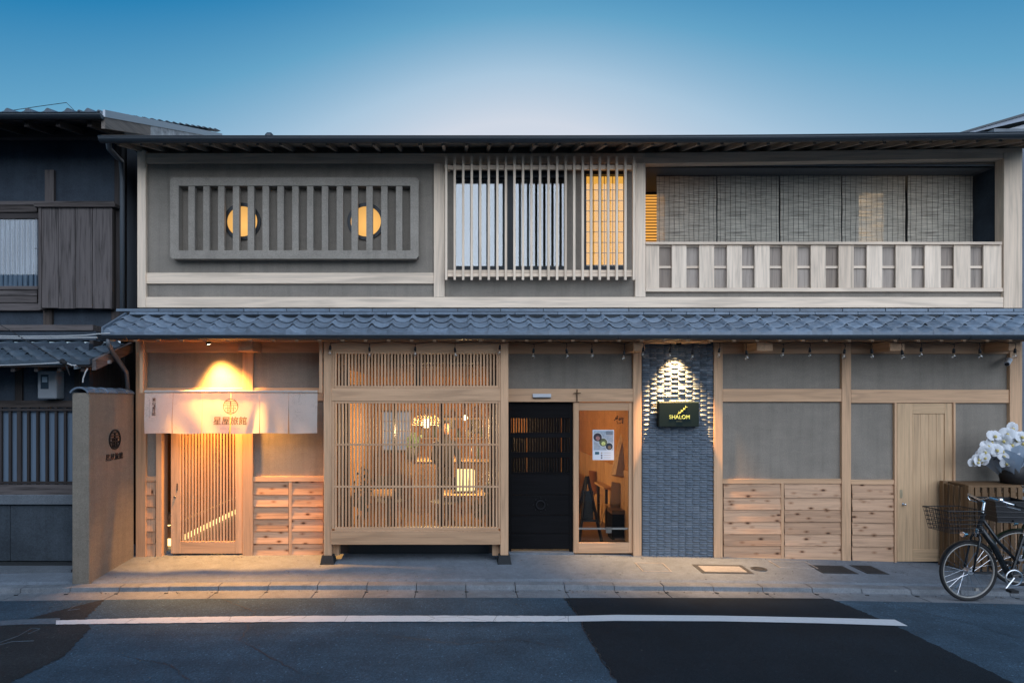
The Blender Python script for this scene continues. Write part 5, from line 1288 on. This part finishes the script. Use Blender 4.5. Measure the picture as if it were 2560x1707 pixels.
OR = thing('orchid_plant', 'potted white orchid in pale wrapping paper with many blooms', 'plant', (7.55, -.32, az))
oc = Vector((X(2535, -.35), -.33, az))
MB().lathe([(.001, 0), (.13, 0), (.15, .12), (.16, .25), (.14, .26), (.13, .2), (.001, .2)], oc, 16).build('pot', plain('dark_pot', (.02, .018, .018), .5), OR, smooth=True)
PAP = cloth('wrapping_paper', (.42, .50, .60), .35)
for k in range(7):
    a = R(200+k*28); d_ = Vector((math.cos(a), math.sin(a)*.6, 0)); s_ = Vector((-d_.y, d_.x, 0)); mb = MB()
    b0 = oc+Vector((0, 0, .10))+d_*.10; top = oc+Vector((0, 0, .40+.06*(k % 3)))+d_*(.30+.04*(k % 2))
    for i in range(5):
        for j in range(5):
            u, t = i/4-.5, j/4; q = b0.lerp(top, t)+s_*u*(.18+.26*t)+d_*(.03*math.sin(u*9+k)*t)+Vector((0, 0, -.16*abs(u)*t+.02*math.sin(k+u*5)))
            mb.v.append(tuple(q))
    for i in range(4):
        for j in range(4): q = i*5+j; mb.f.append((q, q+1, q+6, q+5))
    mb.build('wrapping_sheet', PAP, OR, smooth=False)
PET = cloth('orchid_petal', (.78, .80, .83), .25); LIP = plain('orchid_lip', (.55, .45, .16), .5)
fl = MB()
def petal(ang, ln, wd, yo):
    c, s = math.cos(ang), math.sin(ang); n0 = len(fl.v); N = 7
    for i in range(N):
        t = i/(N-1); ww = wd*math.sin(math.pi*min(1, .12+t*.85))**.7
        for e in (-1, 0, 1):
            r_ = .008+t*ln; fl.v.append((r_*c-e*ww*s, yo-.012*math.sin(t*2.6)+(.008 if e else 0), r_*s+e*ww*c))
    for i in range(N-1):
        for e in range(2): q = n0+i*3+e; fl.f.append((q, q+1, q+4, q+3))
for a_, ln, wd, yo in ((R(90), .066, .034, .006), (R(215), .066, .032, .006), (R(325), .066, .032, .006), (R(15), .078, .062, 0), (R(165), .078, .062, 0)): petal(a_, ln, wd, yo)
flm = mesh('bloom', fl.v, fl.f, PET, True)
lp = MB(); lp.ball((0, -.018, -.012), .016, 6, 1.3); lpm = mesh('lip', lp.v, lp.f, LIP, True)
sprays = [[(2535, 1165), (2500, 1120), (2530, 1075)], [(2530, 1165), (2470, 1125), (2500, 1085)], [(2528, 1170), (2460, 1130), (2432, 1155)], [(2540, 1165), (2550, 1110), (2575, 1085)], [(2545, 1170), (2570, 1130), (2600, 1120)]]
bl = [(2530, 1070), (2518, 1084), (2508, 1100), (2497, 1112), (2485, 1090), (2476, 1103), (2468, 1115), (2490, 1124), (2478, 1128), (2462, 1128), (2455, 1137), (2447, 1146), (2462, 1143), (2433, 1157), (2443, 1155), (2455, 1152), (2540, 1098), (2552, 1092), (2545, 1122), (2556, 1108), (2528, 1112), (2518, 1126), (2508, 1140), (2536, 1138), (2548, 1144), (2560, 1132), (2525, 1156), (2515, 1158), (2536, 1158), (2566, 1100), (2572, 1118), (2505, 1126)]
STM = plain('orchid_stem', (.05, .10, .03), .5)
for sp in sprays: MB().tube([(oc.x, oc.y, az+.2)]+[(X(a, -.36), -.33, Z(b, -.36)) for a, b in sp], .006, 6).build('stem', STM, OR)
for k, (a, b) in enumerate(bl):
    y = -.42-.07*((k*7) % 5)/5; sc_ = 1.12 if b < 1130 else .9
    o = link('bloom', flm, (X(a, y), y, Z(b, y)), OR, (R(rnd.uniform(-25, 25)), R(rnd.uniform(-25, 25)), R(rnd.uniform(-30, 20)))); o.scale = (sc_,)*3
    link('lip', lpm, (X(a, y), y, Z(b, y)), o)
LEAFM = plain('orchid_leaf', (.03, .07, .025), .4)
for k in range(5):
    a = R(190+k*42); MB_ = MB(); mb = MB_
    for i in range(6):
        t = i/5; c_ = oc+Vector((math.cos(a)*.3*t, math.sin(a)*.2*t, .24+.12*math.sin(t*2.4))); s_ = Vector((-math.sin(a), math.cos(a), 0))*.04*math.sin(math.pi*(.15+.8*t)); mb.v += [tuple(c_-s_), tuple(c_+s_)]
    for i in range(5): mb.f.append((2*i, 2*i+1, 2*i+3, 2*i+2))
    mb.build('leaf', LEAFM, OR, smooth=True)

def bicycle(label, org, rz, fm, bask, steer=0, gold=False):
    """built along +x, front wheel centre at origin, facing -x"""
    r_ = .335
    t = thing('bicycle', label, 'bicycle', (org[0], org[1], org[2]-r_), 'bicycles parked at the right edge')
    M = Matrix.Translation(org) @ Matrix.Rotation(rz, 4, 'Z'); MS = M @ Matrix.Rotation(steer, 4, 'Z'); tr = lambda q: M @ q; ts = lambda q: MS @ q
    def wheel(cx, f, hub):
        w_ = link('wheel', None, f(Vector((cx, 0, 0))), t)
        MB().tube([(cx+r_*math.cos(a), 0, r_*math.sin(a)) for a in [i*math.pi/24 for i in range(48)]], .019, 8, closed=True).build('tyre', RUB, w_, smooth=True, dx=f)
        MB().tube([(cx+(r_-.024)*math.cos(a), 0, (r_-.024)*math.sin(a)) for a in [i*math.pi/24 for i in range(48)]], .011, 6, closed=True).build('rim', RIMT, w_, smooth=True, dx=f)
        mb = MB()
        for i in range(28):
            a = i*2*math.pi/28; b = a+(.5 if i % 4 < 2 else -.5); s = .03*(1 if i % 2 else -1); mb.tube([(cx+.03*math.cos(b), s, .03*math.sin(b)), (cx+(r_-.03)*math.cos(a), 0, (r_-.03)*math.sin(a))], .0016, 4)
        mb.build('spokes', CHROME, w_, dx=f)
        MB().tube([(cx, -.05, 0), (cx, -.035, 0), (cx, -.034, 0), (cx, .034, 0), (cx, .035, 0), (cx, .05, 0)], [.012, .012, hub, hub, .012, .012], 12).build('hub', STEEL, w_, dx=f)
    wheel(0, ts, .038); wheel(1.12, tr, .03)
    MB().tube([(.11, 0, .50), (.17, 0, .68)], .024, 10).build('head_tube', fm, t, dx=tr)
    MB().tube([(.115, 0, .53), (.28, 0, .30), (.46, 0, -.06)], .032, 10).build('down_tube', fm, t, smooth=True, dx=tr)
    MB().tube([(.15, 0, .62), (.34, 0, .34), (.56, 0, .10)], .018, 8).build('top_tube', fm, t, smooth=True, dx=tr)
    MB().tube([(.47, 0, -.06), (.62, 0, .42)], .02, 8).build('seat_tube', fm, t, dx=tr)
    for s in (-.06, .06):
        MB().tube([(.47, s*.4, -.06), (1.12, s, 0)], .011, 6).build('chain_stay', fm, t, dx=tr); MB().tube([(.59, s*.4, .33), (1.12, s, 0)], .010, 6).build('seat_stay', fm, t, dx=tr)
        MB().tube([(.10, s*.5, .44), (.085, s, .38), (0, s, 0)], [.014, .014, .010], 8).build('fork_blade', fm, t, smooth=True, dx=ts)
    MB().tube([(.10, 0, .40), (.11, 0, .50)], .022, 8).build('fork_crown', CHROME, t, dx=ts)
    MB().tube([(.17, 0, .66), (.195, 0, .80), (.14, 0, .83)], .014, 8).build('stem', CHROME, t, dx=ts)
    mb = MB(); mb.tube([(.34, -.28, .80), (.24, -.25, .83), (.13, -.14, .88), (.14, 0, .83), (.13, .14, .88), (.24, .25, .83), (.34, .28, .80)], .011, 8); mb.build('handlebar', CHROME, t, smooth=True, dx=ts)
    for s in (-1, 1): MB().tube([(.30, s*.27, .812), (.42, s*.30, .78)], .017, 8).build('grip', RUB, t, dx=ts); MB().tube([(.22, s*.25, .83), (.24, s*.24, .79), (.36, s*.27, .76)], .006, 5).build('brake_lever', CHROME, t, dx=ts)
    MB().lathe([(.001, .03), (.02, .028), (.027, .01), (.027, 0), (.001, 0)], (.2, -.2, .85), 12).build('bell', CHROME, t, dx=ts)
    # mudguard, lamp
    mb = MB()
    for i in range(15):
        a = R(35+i*9.5)
        for s in (-1, 0, 1): mb.v.append(((r_+.035-.012*abs(s))*math.cos(a), s*.028, (r_+.035-.012*abs(s))*math.sin(a)))
    for i in range(14):
        for s in range(2): q = i*3+s; mb.f.append((q, q+1, q+4, q+3))
    mb.build('mudguard', fm, t, smooth=True, dx=ts)
    MB().lathe([(.001, -.06), (.03, -.06), (.036, -.05), (.02, .0), (.001, 0)], (-.06, 0, .43), 12).build('head_lamp', CHROME, t, dx=lambda q: ts(Vector((-.02+(q.z-.43), q.y, .43+(q.x+.06)))))
    # wire basket
    if bask:
        b0, b1, zb0, zb1 = (-.36, .02, .48, .73); mb = MB(); fl_ = .05
        ring = lambda zz, e: [(b0-e, -.15-e*.5, zz), (b1+.02, -.15-e*.5, zz), (b1+.02, .15+e*.5, zz), (b0-e, .15+e*.5, zz)]
        for k in range(6): zz = zb0+(zb1-zb0)*k/5; mb.tube(ring(zz, fl_*k/5), .0035 if k < 5 else .006, 5, closed=True)
        lo_, hi_ = ring(zb0, 0), ring(zb1, fl_)
        for e in range(4):
            p0, p1, q0, q1 = Vector(lo_[e]), Vector(lo_[(e+1) % 4]), Vector(hi_[e]), Vector(hi_[(e+1) % 4])
            for k in range(12): mb.tube([p0.lerp(p1, k/12), q0.lerp(q1, k/12)], .0026, 4)
        for k in range(8): xx = b0+(b1+.02-b0)*k/8; mb.tube([(xx, -.15, zb0), (xx, .15, zb0)], .0026, 4)
        mb.build('basket', BLK, t, dx=ts)
    else:
        mb = MB()
        mb.hexa([(x_*(1+.12*q), y_*(1+.12*q), .46+.26*q) for x_ in (-.34, .02) for y_ in (-.16, .16) for q in (0, 1)])
        mb.f = mb.f[:4]+[mb.f[4]]; mb.build('basket', plain('plastic_basket', (.018, .018, .02), .5, 0, .4, .3, 60, .5), t, dx=ts)
        for k in range(5): MB().tube([(x_*(1.01+.12*k/4), y_*(1.01+.12*k/4), .465+.26*k/4) for x_, y_ in ((-.34, -.16), (.02, -.16), (.02, .16), (-.34, .16))], .006, 5, closed=True).build('basket_rib', BLK, t, dx=ts)
    mb = MB()
    for i in range(7):
        u = i/6; wd = .025+.07*sstep(.2, .9, u)
        for j in range(7): e = j/3-1; mb.v.append((.50+.27*u, e*wd, .60+.02*u-.03*e*e))
    for i in range(6):
        for j in range(6): q = i*7+j; mb.f.append((q, q+1, q+8, q+7))
    mb.build('saddle', RUB, t, smooth=True, dx=tr); MB().tube([(.62, 0, .42), (.66, 0, .60)], .013, 8).build('seat_post', CHROME, t, dx=tr)
    MB().tube([(.47+.09*math.cos(i*math.pi/12), -.05, -.06+.09*math.sin(i*math.pi/12)) for i in range(24)], .008, 5, closed=True).build('chain_ring', STEEL, t, dx=tr)
    for s in (-1, 1): MB().tube([(.47, s*.05, -.06), (.47+s*.11, s*.07, -.06+s*.12), (.47+s*.11, s*.16, -.06+s*.12)], .010, 6).build('crank', STEEL, t, dx=tr); MB().box(.43+s*.11, .51+s*.11, s*.16-.04, s*.16+.04, -.075+s*.12, -.045+s*.12).build('pedal', RUB, t, dx=tr)
    MB().tube([(1.12, -.07, -.01), (1.16, -.14, -.32)], .009, 6).build('kick_stand', STEEL, t, dx=tr)
    disc('reflector', .10, -.22, .02, -.02, plain('reflector_clear', (.6, .6, .6), .2), t, 12) if False else MB().box(.08, .12, -.012, .012, -.235, -.205).build('reflector', RIMT, t, dx=ts)
    return t
FRB = plain('black_frame_paint', (.012, .014, .016), .25, 0, .5); FRG = plain('green_frame_paint', (.02, .035, .02), .3, 0, .5)
bx, by = X(2421, -1.5), -1.5
bicycle('black bicycle with wire front basket nearest the road at the right edge', Vector((bx, by, gz(bx, by)+.35)), R(-3), FRB, True, R(6))
bx2, by2 = 7.05, -.98
bicycle('bicycle with dark plastic front basket parked behind the other one', Vector((bx2, by2, gz(bx2, by2)+.35)), R(3), FRG, False, R(-12))

# house across the street, seen only as a reflection in the panes
OH = thing('house_opposite', 'house across the street mirrored in the window panes', 'house', (-3, -14.5, 0))
B('wall', -22, 3.0, -18, -14, -.3, 6.6, plaster('opposite_wall', (.45, .42, .38)), OH); B('roof', -22.3, 3.3, -18.3, -13.5, 6.6, 6.9, TILE2, OH)
for k in range(11): B('window', -21+k*2.1, -19.8+k*2.1, -14.02, -13.98, 4.2, 5.6, DARKF, OH)

# ------------------------------------------------------------------ more of the bistro's clutter
for k, (px, h, c) in enumerate(((885, .28, 0), (897, .22, 2), (909, .30, 3), (930, .24, 1), (948, .2, 0), (1180, .26, 1), (1194, .3, 2), (1206, .22, 3))):
    y = 3.1+.06*(k % 3); x = X(px, y)
    zz = 1.05
    if not (r0+.92 < x < r1-1.32): continue
    o = thing('bottle', ('pale', 'brown', 'green', 'amber')[c]+' bottle on the bar counter, '+ORD[k]+' from its left end', 'bottle', (x, y, zz), 'bottles on the bistro counter')
    MB().lathe([(.001, 0), (.038, 0), (.038, h*.6), (.013, h*.78), (.013, h), (.001, h)], (x, y, zz), 10).build('bottle_body', jc[c], o, smooth=True); MB().lathe([(.015, h), (.015, h+.02), (.001, h+.02)], (x, y, zz), 8).build('cap', BLK, o)
# framed pictures and leafy plants
for k, (px, py, w_, h_) in enumerate(((905, 1060, 30, 44), (1115, 1055, 44, 34), (1190, 1065, 26, 36))):
    o = thing('picture_frame', ('tall dark picture frame at the left', 'wide dark picture frame in the middle', 'small dark picture frame at the right')[k]+' of the bistro back wall', 'picture', (X(px, rb), rb-.03, Z(py+h_/2, rb)))
    P('frame', px-w_/2, py-h_/2, px+w_/2, py+h_/2, rb-.03, rb-.001, BLK, o); P('print', px-w_/2+4, py-h_/2+4, px+w_/2-4, py+h_/2-4, rb-.034, rb-.03, plain('print_%d' % k, ((.5, .42, .3), (.35, .3, .2), (.45, .35, .2))[k], .7, 0, .2, .5, 12), o)
for k, (px, y, zb_, hh, lb) in enumerate(((905, .45, .02, 1.25, 'tall leafy plant at the left behind the bistro lattice'), (1205, .6, .02, .95, 'leafy plant at the right behind the bistro lattice'), (1030, 2.95, 1.05, .5, 'small leafy plant on the bar counter'))):
    x = X(px, y); o = thing('house_plant', lb, 'plant', (x, y, zb_), 'plants inside the bistro')
    MB().lathe([(.001, 0), (.10, 0), (.13, .22), (.11, .22), (.001, .2)], (x, y, zb_), 12).build('pot', DARKST, o, smooth=True)
    mb = MB(); st = MB()
    for q in range(9):
        a = rnd.uniform(0, 6.28); r_ = rnd.uniform(.05, .22); tp = Vector((x+r_*math.cos(a), y+r_*math.sin(a)*.6, zb_+hh*rnd.uniform(.6, 1))); st.tube([(x, y, zb_+.2), tuple((Vector((x, y, zb_+.2))+tp)/2+Vector((0, 0, .06))), tuple(tp)], .005, 4)
        for e in range(9): 
            c_ = Vector((x, y, zb_+.25)).lerp(tp, rnd.uniform(.4, 1)); leaf(mb, c_.x, c_.z, rnd.uniform(0, 6.28), .10, .022, c_.y+rnd.uniform(-.05, .05))
    mb.build('leaves', LEAFM, o); st.build('stems', STM, o)

# grit and small fallen leaves lying along the kerb and wall foot
gm = MB()
for k in range(420):
    x = rnd.uniform(-4.4, 7.4); y = rnd.choice((rnd.uniform(-1.36, -1.27), rnd.uniform(-.14, -.06), rnd.uniform(-3.6, -1.3), rnd.uniform(-1.1, -.1))); q = rnd.uniform(.003, .008); c_ = Vector(rd(x, y, .0 if y < -1.6 or y > -1.1 else -.008))
    a = rnd.uniform(0, 6.28); gm.hexa([tuple(c_+Vector((dx_*q*math.cos(a)-dy_*q*math.sin(a), dx_*q*math.sin(a)+dy_*q*math.cos(a), dz_*q*.8))) for dx_ in (-1, .8) for dy_ in (-.7, 1) for dz_ in (-.3, .7)])
gr_ = gm.build('grit', plain('grit_stone', (.10, .095, .085), .9, var=.3)); gr_['kind'] = 'stuff'; gr_['label'] = 'fine grit scattered along the kerb and pavement'

# low dark bench behind the door glass
BN = thing('bench', 'low dark bench at the lower right behind the door glass', 'bench', (X(1556, .8), .85, .02))
B('seat', X(1528, .8), X(1584, .8), .75, 1.05, .42, .48, FLOORW, BN); B('front_panel', X(1530, .8), X(1584, .8), .78, .80, .04, .42, BLACKW, BN); B('leg', X(1529, .8), X(1529, .8)+.04, .76, 1.04, .02, .42, BLACKW, BN)
